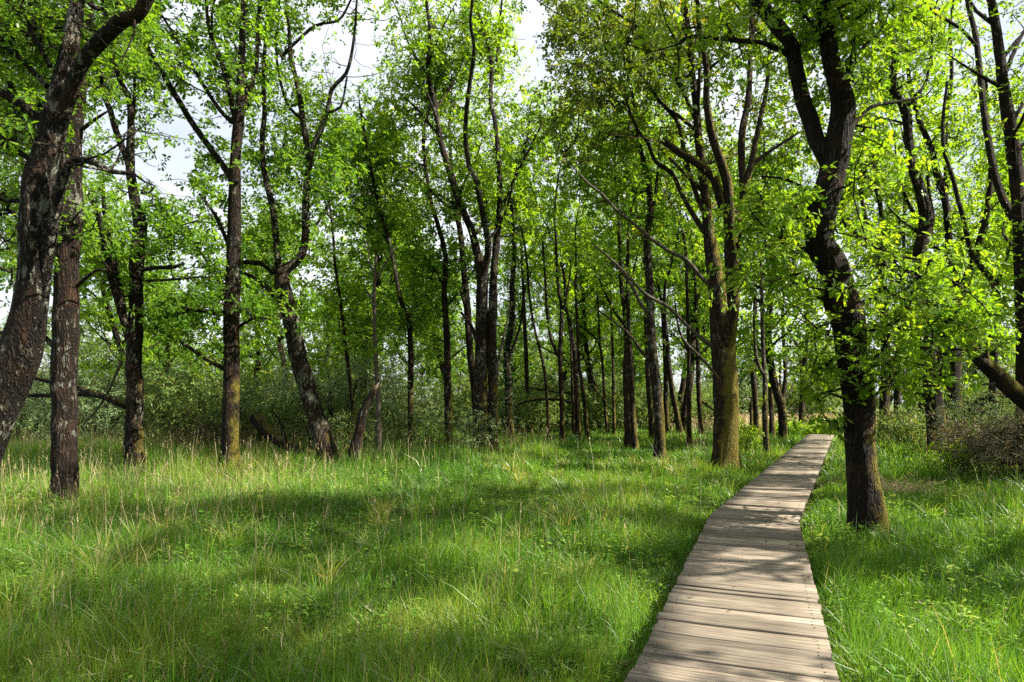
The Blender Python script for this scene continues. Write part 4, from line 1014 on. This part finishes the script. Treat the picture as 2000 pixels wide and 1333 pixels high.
tree("mossy trunk leaning steeply in from the right edge over the grey scrub", G1, 141, 13.5,
     [(2140, 1010, 60), (2100, 900, 46), (2040, 815, 38), (2000, 780, 35), (1962, 748, 31), (1932, 718, 27), (1902, 690, 21), (1880, 648, 13), (1862, 618, 8)],
     [[(1935, 720, 10), (1925, 690, 8), (1940, 640, 6), (1960, 600, 4)], [(2060, 830, 20), (2070, 700, 16), (2060, 560, 13), (2080, 400, 10)], dict(s=[(1955, 745, 8), (1935, 750, 6), (1915, 752, 3)], mat='dead', extend=False)],
     crown=(120, 3.2, 1.2, .1), patches=[(2080, 480, 60, 120, 60, 13.5, .8)], moss=.75, lichen=.4, tone=.42, leaf='young', kind='lobed', size=.1)

tree("dim oak behind the near crooked trunk with a bough curving left across the sky gap", G2, 142, 25.0,
     [(1726, 880, 22), (1727, 800, 19), (1730, 700, 17), (1727, 600, 16), (1722, 540, 15), (1712, 494, 14), (1692, 478, 13), (1675, 462, 13), (1660, 440, 12), (1645, 415, 11), (1640, 360, 9), (1650, 280, 7)],
     [[(1720, 520, 8), (1713, 468, 7), (1692, 428, 7), (1683, 384, 7), (1688, 345, 6), (1692, 300, 5)], [(1682, 382, 5), (1668, 360, 4), (1655, 345, 3)], [(1724, 540, 10), (1722, 425, 9), (1712, 370, 9), (1706, 330, 7), (1710, 240, 5)], [(1726, 620, 8), (1750, 500, 6), (1757, 430, 4)]],
     crown=(360, 4.4, 1.8, .12), patches=[(1700, 420, 70, 90, 70, 25, 1.2), (1740, 640, 70, 90, 50, 25, 1.2), (1680, 700, 40, 50, 16, 25, 1)], moss=.5, tone=.4, leaf='young', size=.115)
slim("short dark trunk deep in shade between the near crooked oak and the many-stemmed oak", 143, 27, [(1753, 868, 16), (1753, 830, 13), (1752, 780, 12), (1756, 700, 11), (1760, 620, 9), (1765, 520, 7)], n=220, zlo=3.2, group=G2, leaf='young')

for t_, l_, g_, k_ in PENDING:
    t_.build(l_, g_, **k_)

# ------------------------------------------------------------------ the wood further back: three grown kinds, then copies
def grown(label, seed, x, y, h, r, n, group, leaf='oak', size=.165, zlo=.25, spread=1.7, limbs=20, length=3.2, name="oak_tree", per=7, nleaf=5, gaps=False, cull=False, parts=False, tone=.45):
    b = np.array([x, y, float(gz(x, y))])
    t = Tree(name, b, seed, .5, .45, tone)
    t.auto_trunk(h, r)
    t.auto_limbs(limbs, h * zlo, length)
    t.crown(int(n * 1.0), h * zlo * 0.75, spread)
    return t.build(label, group, leaf=leaf, size=size, per=per, nleaf=nleaf, gaps=gaps, cull=cull, parts=parts)

def copy_tree(root, x, y, rz, s, label, group):
    r = root.copy(); COL.objects.link(r)
    r.location = (x, y, float(gz(x, y))); r.rotation_euler = (0, 0, rz); r.scale = (s, s, s)
    r["label"] = label; r["group"] = group
    for ch in root.children:
        c = ch.copy(); COL.objects.link(c); c.parent = r
    return r

GB = "dim oaks in the back rows of the wood"
LB = "dim leafy oak in the back rows, behind the named trunks of the wood"
rng = np.random.default_rng(5)
protos = [grown(LB, 201, -6.5, 29, 13.5, .2, 270, GB), grown(LB, 202, 2.5, 45, 14.5, .22, 280, GB, leaf='young'), grown(LB, 203, -14, 36, 12, .18, 260, GB, zlo=.22)]
spots = [(-10.5, 34), (-3.5, 36), (-.5, 43), (-6, 43), (5.5, 42), (7.5, 46), (9, 36.5), (-17, 33), (-20, 40), (-10, 45), (3, 52), (-4, 50), (11.5, 48), (14, 44), (8.5, 54), (-15, 50), (16, 52), (12, 31),
         (28, 34), (17.5, 29), (-25, 48), (-30, 55)]
for i, (x, y) in enumerate(spots):
    copy_tree(protos[i % 3], x + rng.normal(0, .4), y + rng.normal(0, .5), rng.uniform(0, 6.28), rng.uniform(.85, 1.15), LB, GB)

# the far side of the meadow
GH = "hazy trees along the far edge of the meadow"
LH = "small hazy tree along the far edge of the meadow"
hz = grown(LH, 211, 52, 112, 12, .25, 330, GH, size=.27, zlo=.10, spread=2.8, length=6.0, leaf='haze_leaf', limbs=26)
for i in range(46):
    x = -82 + i * 4.4 + rng.normal(0, 1.2); y = 100 + 12 * math.sin(i * 1.7) + rng.normal(0, 4)
    if abs(x - 52) < 2 and y > 105: continue
    copy_tree(hz, x, y, rng.uniform(0, 6.28), rng.uniform(.65, 1.2), LH, GH)

# unseen oaks added outside the picture on the sunny side to shade the clearing
GO = "unseen shade oaks added on the sunny side beyond the right edge"
for i, (x, y, h, n, lb) in enumerate([(10.2, 5.4, 13.5, 420, "shade oak added outside the right edge, nearest the boardwalk"), (15.6, 10.6, 14, 420, "shade oak added outside the right edge, behind the nearest one"), (12.5, -1.0, 14, 380, "shade oak added outside the right edge, beside the camera"),
                                      (19.5, 4.5, 14, 380, "shade oak added outside the right edge, second row towards the sun"), (20.5, 13.0, 14, 380, "shade oak added outside the right edge, beyond the leaning mossy trunk"), (8.5, -4.5, 12.5, 300, "shade oak added behind the camera on the sunny side"), (6.8, 1.2, 12.5, 330, "shade oak added close on the right of the camera, outside the frame")]):
    grown(lb, 220 + i, x, y, h, .18, n, GO, size=.125, zlo=.32, length=4.2, spread=1.7, cull=True, leaf='young')

# ------------------------------------------------------------------ shrubs, log, brush
def shrub(label, group, seed, x, y, h, w, n, leaf='willow', size=.07, kind='narrow', nst=7, name="shrub", per=8, nleaf=5, tone=.5, zlo=.25, cat="shrub", spread=.28, tint=.5):
    b = np.array([x, y, float(gz(x, y))])
    t = Tree(name, b, seed, .4, .5, tone)
    r = t.rng
    for i in range(nst):
        a = r.uniform(0, 6.28); q = r.uniform(.3, 1)
        end = b + np.array([math.cos(a) * w * q * .8, math.sin(a) * w * q * .8, h * r.uniform(.55, .95)])
        p0 = b + np.array([math.cos(a), math.sin(a), 0]) * w * .12 - np.array([0, 0, .08])
        mid = (p0 + end) / 2 + r.normal(0, .12 * h, 3) + np.array([0, 0, .1 * h])
        cp, cr = catmull([p0, mid, end], np.array([.022, .014, .005]) * (h / 2.2) ** .7, .25)
        t.limbs.append(dict(pts=cp, rad=cr, mat=None, ragged=False, traced=(i == 0), label=None))
    u = r.normal(0, 1, (n, 3)); u = unit(u) * r.random((n, 1)) ** (1 / 2.4)
    lump = 1 + .25 * np.sin(3 * np.arctan2(u[:, 1], u[:, 0]) + r.uniform(0, 6)) * np.cos(2.3 * u[:, 2] + r.uniform(0, 6))
    c = b + np.stack([u[:, 0] * w * lump, u[:, 1] * w * lump, h * (.52 + .48 * u[:, 2] * lump)], -1)
    t.clumps.append(c[c[:, 2] > b[2] + zlo])
    return t.build(label, group, leaf=leaf, size=size, per=per, nleaf=nleaf, kind=kind, gaps=False, cull=False, spread=spread, parts=False, cat=cat, crown_name="foliage", tint=tint)

GS = "grey-green willow scrub along the left edge of the wood"
LS = "grey-green willow bush in the thicket behind the left-hand trunks"
sr = np.random.default_rng(9)
sproto = [shrub(LS, GS, 301, -15.5, 24.5, 3.0, 2.3, 150, leaf='willow', size=.115, tint=.4), shrub(LS, GS, 302, -9.5, 24.6, 2.3, 1.9, 110, leaf='scrub', size=.09, kind='simple', tint=.35), shrub(LS, GS, 341, -19.5, 27.5, 3.9, 2.6, 170, leaf='willow', size=.13, tint=.65, nst=9), shrub(LS, GS, 342, -6.6, 26.2, 2.6, 1.6, 90, leaf='scrub', size=.10, kind='simple', tint=.6)]
for i, (x, y, s) in enumerate([(-16.8, 28, 1.35), (-13.6, 29.5, 1.3), (-8, 31, 1.3), (-28, 28, 1.5), (-33, 34, 1.7), (-18, 36, 1.6), (-19.5, 26, 1.2), (-12.4, 25.8, 1.2), (-23, 28, 1.35), (-9.5, 27, 1.3), (-6.6, 25.6, 1.05), (-21, 32, 1.5), (-26, 33, 1.5), (-15, 31, 1.5), (-25, 24, 1.1), (-30, 31, 1.5), (-4.4, 27, .8), (-12, 37, 1.4)]):
    copy_tree(sproto[i % 4], x, y, sr.uniform(0, 6.28), s, LS, GS)
GM = "pale bushes behind the middle rows of trunks"
LM = "pale bush behind the middle rows of trunks"
mproto = shrub(LM, GM, 303, .8, 36.5, 2.4, 2.0, 150, leaf='scrub', size=.11, kind='simple')
for i, (x, y, s) in enumerate([(-2.8, 35, .9), (3.6, 38.5, 1.15), (6.0, 41.5, 1.2), (-5.2, 32, .8), (-.8, 40, 1.2), (8.8, 45, 1.1), (2.0, 43, 1.4), (11.4, 49, 1.2), (-8, 38, 1.4), (5, 48, 1.5), (14.4, 50, 1.0), (-13, 44, 1.6), (-18, 46, 1.7), (-23, 44, 1.7), (-28, 50, 1.8), (-9, 52, 1.7), (-3, 54, 1.8), (1, 56, 1.9), (-34, 52, 1.9), (-14, 56, 1.9), (-21, 57, 2.0), (6, 57, 1.8), (11, 58, 1.7), (-40, 56, 2.0), (37, 50, 1.6), (42, 55, 1.6), (33, 47, 1.4), (31, 41, 1.3), (29, 36, 1.2)]):
    copy_tree(mproto, x, y, sr.uniform(0, 6.28), s, LM, GM)

GF = "low bushes along the far edge of the meadow"
LF = "low pale bush along the far edge of the meadow"
for i in range(26):
    copy_tree(mproto, 8 + i * 3.0 + sr.normal(0, .8), 86 + 5 * math.sin(i * 1.3) + sr.normal(0, 2), sr.uniform(0, 6.28), sr.uniform(1.1, 2.1), LF, GF)

def at(px, py, Y): 
    q = P(px, py, Y); return q[0], Y
shrub("grey-leaved sapling bush growing against the foot of the twin trunk", "undergrowth at the tree feet", 304, *at(925, 890, 21.5), 1.9, .85, 75, leaf='willow', size=.065, nst=6, tint=.6)
shrub("scraggly twiggy bush just left of the twin trunk's grey-leaved bush", "undergrowth at the tree feet", 305, *at(845, 885, 22.5), 1.3, .9, 40, leaf='scrub', size=.06)
shrub("low bush tangled between the leaning oak and the snapped trunk", "undergrowth at the tree feet", 306, *at(690, 895, 19.6), 1.5, .9, 60, leaf='scrub', size=.065)
shrub("twiggy bush beside the pale dead tree", "undergrowth at the tree feet", 307, *at(765, 885, 22.5), 1.7, .9, 55, leaf='scrub', size=.065)
GR = "scrub under the oaks on the right"
shrub("grey-green spiny scrub with bare twigs under the low bough", GR, 308, *at(1945, 880, 16.6), 2.0, 1.3, 190, leaf='willow', size=.07, tint=.25)
shrub("brown dead scrub in front of the grey-green spiny scrub", GR, 309, *at(1935, 905, 14.9), 1.35, 1.0, 120, leaf='brown', size=.10, tint=.4)
shrub("dark tangled scrub at the right edge of the picture", GR, 310, *at(2020, 900, 14.0), 1.5, 1.0, 130, leaf='brown', size=.075, tint=.5)
shrub("bright green oak seedling in front of the brown scrub", GR, 311, *at(1868, 920, 15.0), .95, .38, 26, leaf='young', size=.085, kind='lobed', nst=4, tint=.6)
shrub("mixed low scrub at the foot of the many-stemmed oak", GR, 312, *at(1800, 870, 21.5), 1.3, 1.3, 90, leaf='scrub', size=.08, kind='simple', tint=.6)
shrub("dark scrub behind the mixed low scrub", GR, 313, *at(1760, 860, 24.5), 1.3, 1.2, 80, leaf='scrub', size=.08, kind='simple', tint=.4)
shrub("yellow-green broom bush at the right edge behind the brown scrub", GR, 314, *at(1985, 880, 17.5), 1.3, .4, 26, leaf='weed', size=.06, tint=.8)
shrub("bright sapling between the mossy giant and the thin bent stem", "undergrowth at the tree feet", 315, *at(1452, 870, 23.0), 1.1, .5, 36, leaf='young', size=.09, kind='simple', nst=4, tint=.6)
shrub("leafy bush spilling over the boardwalk where it leaves the wood", "undergrowth at the tree feet", 316, *at(1635, 850, 33.5), .95, 1.3, 90, leaf='young', size=.11, kind='simple', tint=.5)
shrub("low bush on the left of the boardwalk where it leaves the wood", "undergrowth at the tree feet", 317, *at(1545, 855, 34.5), .8, 1.1, 60, leaf='young', size=.11, kind='simple', tint=.45)

def log():
    t = Tree("fallen_log", np.array([-7.6, 20.2, 0.0]), 320, .32, .4, .3)
    spec = [(498, 815, 20), (520, 842, 23), (545, 862, 20), (575, 876, 21), (600, 884, 18), (632, 897, 15), (655, 904, 12)]
    pts = np.array([P(a, b, Y) for (a, b, _), Y in zip(spec, [20.6, 20.4, 20.2, 20.0, 19.7, 19.4, 19.2])])
    cp, cr = catmull(pts, np.array([s[2] for s in spec]) / 2 / F * 20, .12)
    t.limbs.append(dict(pts=cp, rad=cr, mat=None, ragged=True, traced=True, label=None))
    for s in ([(560, 868, 7), (550, 830, 5), (530, 800, 3)], [(610, 885, 6), (604, 850, 4), (596, 830, 2)]):
        p = np.array([P(a, b, 20.0) for a, b, _ in s]); cp, cr = catmull(p, np.array([c[2] for c in s]) / 2 / F * 20, .12)
        t.limbs.append(dict(pts=cp, rad=cr, mat=None, ragged=False, traced=True, label=None))
    t.build("fallen mossy log rising to the left behind the leaning oak", None, cat="log")
log()

def brush_pile(label, seed, x, y, w, h, n, dry=False, name="brush_pile", cat="brush"):
    r = np.random.default_rng(seed)
    tb = Tubes(); b = np.array([x, y, float(gz(x, y))])
    for i in range(n):
        a = r.uniform(0, 6.28); c = np.array([r.normal(0, w * .45), r.normal(0, w * .25), 0])
        Ls = r.uniform(.4, 1.0) * w * .8; el = abs(r.normal(0, .4))
        d = np.array([math.cos(a) * math.cos(el), math.sin(a) * math.cos(el) * .5, math.sin(el)])
        p0 = c + np.array([0, 0, r.uniform(-.02, h * .6 * math.exp(-(c[0] / w) ** 2 * 3))])
        p = p0 + np.linspace(0, 1, 5)[:, None] * d * Ls + r.normal(0, .03, (5, 3)); p[:, 2] = np.maximum(p[:, 2], 0.0)
        rr = r.uniform(.004, .012) * (0.6 if dry else 1)
        tb.add(p, np.linspace(rr, rr * .3, 5), 4)
    o = link(name, tb.mesh(name, M['dry_heap'] if dry else M['bark']), None, (.3, .45, .6, 1))
    o.location = b
    tag(o, label, cat)
m_, nt_, out_ = mat("dry_heap"); bs_ = node(nt_, "ShaderNodeBsdfPrincipled", Roughness=.9)
no_ = node(nt_, "ShaderNodeTexNoise", Scale=3.0, Detail=3.0); tc_ = node(nt_, "ShaderNodeTexCoord"); nt_.links.new(tc_.outputs["Object"], no_.inputs["Vector"])
nt_.links.new(ramp(nt_, no_.outputs["Fac"], [(.3, (.22, .15, .08)), (.7, (.48, .37, .22))]), bs_.inputs["Base Color"]); nt_.links.new(bs_.outputs[0], out_.inputs["Surface"])
M['dry_heap'] = m_
brush_pile("tangle of dead branches in the thicket behind the tall straight oak", 331, *at(420, 850, 21.8), 2.9, 1.7, 380)
brush_pile("tangle of dead branches between the fallen log and the leaning oak", 332, *at(560, 850, 22.3), 2.0, 1.2, 200)
brush_pile("heap of pale dry bracken stalks behind the near crooked oak", 333, *at(1775, 955, 13.2), .8, .35, 260, dry=True, name="bracken_heap", cat="bracken heap")
brush_pile("small patch of dry bracken between the boardwalk and the near crooked oak", 334, *at(1630, 945, 14.2), .5, .12, 120, dry=True, name="bracken_heap", cat="bracken heap")

# ------------------------------------------------------------------ grass and ground plants
H1, H2, C1, C2, FL = Field(.8, 3, 9, 11), Field(2.5, 9, 9, 12), Field(.5, 2.5, 9, 13), Field(3, 12, 8, 14), Field(1, 5, 8, 15)

def scatter(rng, y0, y1, per_m2, half=0.86, extra=1.2):
    """points spread over the strip y0..y1 in front of the camera, a little wider than the view"""
    area = half * (y1 ** 2 - y0 ** 2) + 2 * extra * (y1 - y0)
    n = int(area * per_m2)
    u = rng.random(n * 2); y = y0 + (y1 - y0) * rng.random(n * 2)
    wmax = half * y1 + extra
    x = rng.uniform(-wmax, wmax, n * 2)
    k = np.abs(x) < half * y + extra
    x, y = x[k], y[k]
    if len(x) > n: x, y = x[:n], y[:n]
    return x, y

def blades(rng, x, y, h, w, lean, az, tint, seg=3):
    """curved tapering blades as strips: returns verts, faces, tint"""
    n = len(x); z = gz(x, y)
    d = np.stack([np.cos(az), np.sin(az), np.zeros(n)], -1); s = np.stack([-np.sin(az), np.cos(az), np.zeros(n)], -1)
    tw = rng.uniform(0, 3.14, n); s = s * np.cos(tw)[:, None] + d * np.sin(tw)[:, None]
    V = []
    base = np.stack([x, y, z - .02], -1)
    for i in range(seg):
        t = i / seg
        c = base + np.array([0, 0, 1.0]) * (h * (t - .28 * lean * t * t))[:, None] + d * (h * lean * t ** 1.8)[:, None]
        ww = (w * (1 - .55 * t ** 1.5) / 2)[:, None]
        V += [c - s * ww, c + s * ww]
    tip = base + np.array([0, 0, 1.0]) * (h * (1 - .28 * lean))[:, None] + d * (h * lean)[:, None]
    V.append(tip)
    k = 2 * seg + 1
    v = np.stack(V, 1).reshape(-1, 3)
    i0 = (np.arange(n) * k)[:, None]
    q = np.concatenate([i0 + np.array([[2 * j, 2 * j + 1, 2 * j + 3, 2 * j + 2]]) for j in range(seg - 1)], 0)
    t3 = i0 + np.array([[2 * seg - 2, 2 * seg - 1, 2 * seg]])
    return v, q, t3, np.concatenate([np.tile(tint, seg - 1), tint])

def rough(x, y):
    """how rank the grass is: tall and dry on the left and under the trees, short and lush in the middle"""
    u = x / np.maximum(y, 1)
    r = sstep(-.02, -.42, u) * .8 + sstep(13, 22, y) * .25 * sstep(.12, -.1, u) + .25 * H2(x, y)
    return np.clip(r, 0, 1)

def grass():
    rng = np.random.default_rng(41)
    VV, QQ, TT, tq, tt = [], [], [], [], []
    off = 0
    for (y0, y1, dens, wid, seg) in [(2.2, 5.5, 2900, .0055, 3), (5.5, 9, 1700, .007, 3), (9, 16, 700, .011, 2), (16, 28, 260, .019, 2), (28, 46, 90, .034, 2)]:
        x, y = scatter(rng, y0, y1, dens)
        # tufts: pull some blades together
        k = rng.random(len(x)) < .6
        cx = np.round(x / .16) * .16 + .05 * np.sin(y * 37 + x * 11); cy = np.round(y / .16) * .16 + .05 * np.sin(x * 41)
        x = np.where(k, x + (cx - x) * .55, x); y = np.where(k, y + (cy - y) * .55, y)
        pd = path_dist(x, y)
        keep = pd > .585
        low = .45 + .55 * sstep(.58, .8, pd)
        keep &= rng.random(len(x)) < np.clip(.85 + .5 * C1(x, y), .25, 1)
        x, y, low = x[keep], y[keep], low[keep]
        n = len(x); rg = rough(x, y)
        h = (.13 + .07 * H1(x, y) + .11 * rg + .05 * H2(x, y) + .09 * sstep(.29, .42, x / np.maximum(y, 1)) + .17 * sstep(13.5, 18.5, y) * sstep(.02, -.12, x / np.maximum(y, 1))).clip(.06, .6) * rng.lognormal(0, .32, n) * low * (1.0 + .25 * (y > 14))
        h = np.clip(h, .04, .75)
        az = 2.2 * FL(x, y) + rng.normal(0, 1.3, n) + .4
        lean = np.clip(rng.gamma(2.2, .22, n), .05, 1.5)
        ti = .36 + .16 * C2(x, y) + .12 * C1(x, y) + .02 * rg + rng.normal(0, .12, n)
        dry = rng.random(n) < (.012 + .07 * rg)
        ti = np.where(dry, rng.uniform(.85, 1, n), np.clip(ti, 0, .84))
        v, q, t3, ta = blades(rng, x, y, h, wid * rng.uniform(.6, 1.4, n), lean, az, ti, seg)
        VV.append(v); QQ.append(q + off); TT.append(t3 + off); off += len(v)
        tq.append(np.tile(ti, seg - 1)); tt.append(ti)
    # tussocks of longer arching blades, some of them withered
    x, y = scatter(rng, 3.2, 20, 3.0)
    k = (path_dist(x, y) > .95) & (rng.random(len(x)) < .25 + .75 * rough(x, y)); x, y = x[k], y[k]
    for cx, cy in zip(x, y):
        m = int(rng.integers(25, 70)); R = rng.uniform(.05, .14)
        a = rng.uniform(0, 6.28, m); r = R * np.sqrt(rng.random(m))
        dryt = rng.random() < .30
        ti = np.clip(rng.normal(.82 if dryt else .42 + .2 * rng.normal(), .08, m), 0, 1)
        hh = rng.uniform(.28, .5) * rng.uniform(.6, 1.15, m)
        v, q, t3, ta = blades(rng, cx + r * np.cos(a), cy + r * np.sin(a), hh, (.0042 + .0006 * cy) * rng.uniform(.7, 1.3, m), np.clip(rng.gamma(3, .25, m), .1, 1.4), a + rng.normal(0, .5, m), ti, 3)
        VV.append(v); QQ.append(q + off); TT.append(t3 + off); off += len(v); tq.append(np.tile(ti, 2)); tt.append(ti)
    o = link("grass", new_mesh("grass", np.vstack(VV), [np.vstack(QQ), np.vstack(TT)], M['grass'], smooth=True, attrs={"tint": np.concatenate(tq + tt)}))
    tag(o, "green grass covering the clearing", "grass", kind="stuff")
grass()

def stalks():
    rng = np.random.default_rng(42)
    VV, QQ, TT, tq, tt = [], [], [], [], []; off = 0
    for (y0, y1, dens, wid) in [(3, 7, 20, .0026), (7, 13, 26, .0042), (13, 30, 17, .0075)]:
        x, y = scatter(rng, y0, y1, dens)
        rg = rough(x, y)
        k = (rng.random(len(x)) < rg * .95 + .05) & (path_dist(x, y) > .75)
        x, y = x[k], y[k]; n = len(x)
        cl = rng.random(n) < .5
        h = rng.uniform(.35, .85, n) * (1 + .3 * sstep(13, 18, y))
        az = rng.uniform(0, 6.28, n); lean = np.clip(rng.gamma(1.5, .18, n), .02, 1.1)
        ti = rng.random(n)
        v, q, t3, ta = blades(rng, x, y, h, np.full(n, wid), lean, az, ti, 4)
        VV.append(v); QQ.append(q + off); TT.append(t3 + off); off += len(v); tq.append(np.tile(ti, 3)); tt.append(ti)
        # seed heads on a third of them
        s = rng.random(n) < .35
        xs, ys, hs, As, Ls = x[s], y[s], h[s], az[s], lean[s]; m = len(xs)
        bx = xs + np.cos(As) * hs * Ls * .9; by = ys + np.sin(As) * hs * Ls * .9
        for j in range(5):
            v, q, t3, ta = blades(rng, bx, by, np.full(m, .05) * rng.uniform(.6, 1.3, m), np.full(m, wid * 1.6), rng.uniform(.1, .9, m), As + rng.normal(0, 1, m), ti[s], 2)
            v = v.reshape(m, -1, 3); v[:, :, 2] += (hs * (1 - .28 * Ls) * (.86 + .04 * j))[:, None]; v = v.reshape(-1, 3)
            VV.append(v); QQ.append(q + off); TT.append(t3 + off); off += len(v); tq.append(ti[s]); tt.append(ti[s])
    # faces are stored quads first, then triangles
    o = link("dry_grass_stalks", new_mesh("dry_grass_stalks", np.vstack(VV), [np.vstack(QQ), np.vstack(TT)], M['dry'], attrs={"tint": np.concatenate(tq + tt)}))
    tag(o, "dry straw-coloured stalks standing in the rank grass", "grass stalks", kind="stuff")
stalks()

def weeds():
    rng = np.random.default_rng(43)
    P_, D_, N_, S_, T_ = [], [], [], [], []
    W1 = Field(.6, 3, 9, 21)
    for (y0, y1, dens, sz) in [(2.6, 6, 85, .042), (6, 11, 55, .05), (11, 22, 24, .075)]:
        x, y = scatter(rng, y0, y1, dens)
        u = x / np.maximum(y, 1)
        pr = np.clip(.35 + .75 * W1(x, y), 0.03, 1) * np.clip(.5 + .6 * sstep(.28, .4, u) + .35 * sstep(-.1, -.5, u), 0, 1)
        k = (rng.random(len(x)) < pr) & (path_dist(x, y) > .66)
        x, y = x[k], y[k]; n = len(x)
        hh = rng.uniform(.08, .30, n) * (1 + .3 * rough(x, y)); nl = 11
        lev = rng.random((n, nl)); az = rng.uniform(0, 6.28, (n, nl))
        rad = .02 + .09 * (1 - .6 * lev) * rng.uniform(.3, 1, (n, nl))
        px = x[:, None] + np.cos(az) * rad * .3; py = y[:, None] + np.sin(az) * rad * .3
        pz = gz(x, y)[:, None] + hh[:, None] * lev
        P_.append(np.stack([px, py, pz], -1).reshape(-1, 3))
        D_.append(np.stack([np.cos(az), np.sin(az), rng.uniform(-.2, .6, (n, nl))], -1).reshape(-1, 3))
        N_.append(np.stack([-.4 * np.cos(az), -.4 * np.sin(az), np.ones((n, nl))], -1).reshape(-1, 3) + rng.normal(0, .3, (n * nl, 3)))
        S_.append((sz * rng.uniform(.6, 1.4, (n, 1)) * rng.uniform(.6, 1.2, (n, nl))).ravel())
        T_.append(np.clip(rng.normal(.42, .22, (n, 1)) + rng.normal(0, .1, (n, nl)), 0, 1).ravel())
    o = link("ground_plants", leaves_mesh("ground_plants", np.vstack(P_), np.vstack(D_), np.vstack(N_), np.concatenate(S_), np.concatenate(T_), 'simple', M['weed']))
    tag(o, "low broad-leaved plants scattered through the grass", "ground plants", kind="stuff")
weeds()

def meadow():
    rng = np.random.default_rng(44)
    n = 42000
    y = rng.uniform(40, 92, n); x = rng.uniform(-40, 62, n)
    k = (path_dist(x, y) > .9) & (x > .24 * y - 1)
    x, y = x[k], y[k]; n = len(x)
    ti = np.clip(rng.normal(.5, .25, n), 0, 1)
    v, q, t3, ta = blades(rng, x, y, rng.uniform(.25, .7, n), np.full(n, .07), rng.uniform(.05, .6, n), rng.uniform(0, 6.28, n), ti, 2)
    o = link("meadow_grass", new_mesh("meadow_grass", v, [q, t3], M['dry'], attrs={"tint": np.concatenate([ti, ti])}))
    tag(o, "pale dry meadow grass in the open beyond the wood", "meadow grass", kind="stuff")
meadow()

def litter():
    """fallen brown leaves on the grass and a few on the deck"""
    rng = np.random.default_rng(45)
    x, y = scatter(rng, 2.6, 16, 9)
    n = len(x); d = path_dist(x, y)
    k = (d > .6) | (rng.random(n) < .35); x, y, d = x[k], y[k], d[k]; n = len(x)
    z = np.where(d < .55, DECK + .012, gz(x, y) + rng.uniform(.02, .12, n))
    a = rng.uniform(0, 6.28, n)
    p = np.stack([x, y, z], -1); dd = np.stack([np.cos(a), np.sin(a), np.zeros(n)], -1)
    nn = np.array([0, 0, 1.0]) + rng.normal(0, .15, (n, 3)) * (d[:, None] > .55)
    o = link("fallen_leaves", leaves_mesh("fallen_leaves", p, dd, nn, rng.uniform(.03, .07, n), rng.random(n), 'lobed', M['brown']))
    tag(o, "brown fallen leaves lying in the grass and on the planks", "fallen leaves", kind="stuff")
litter()
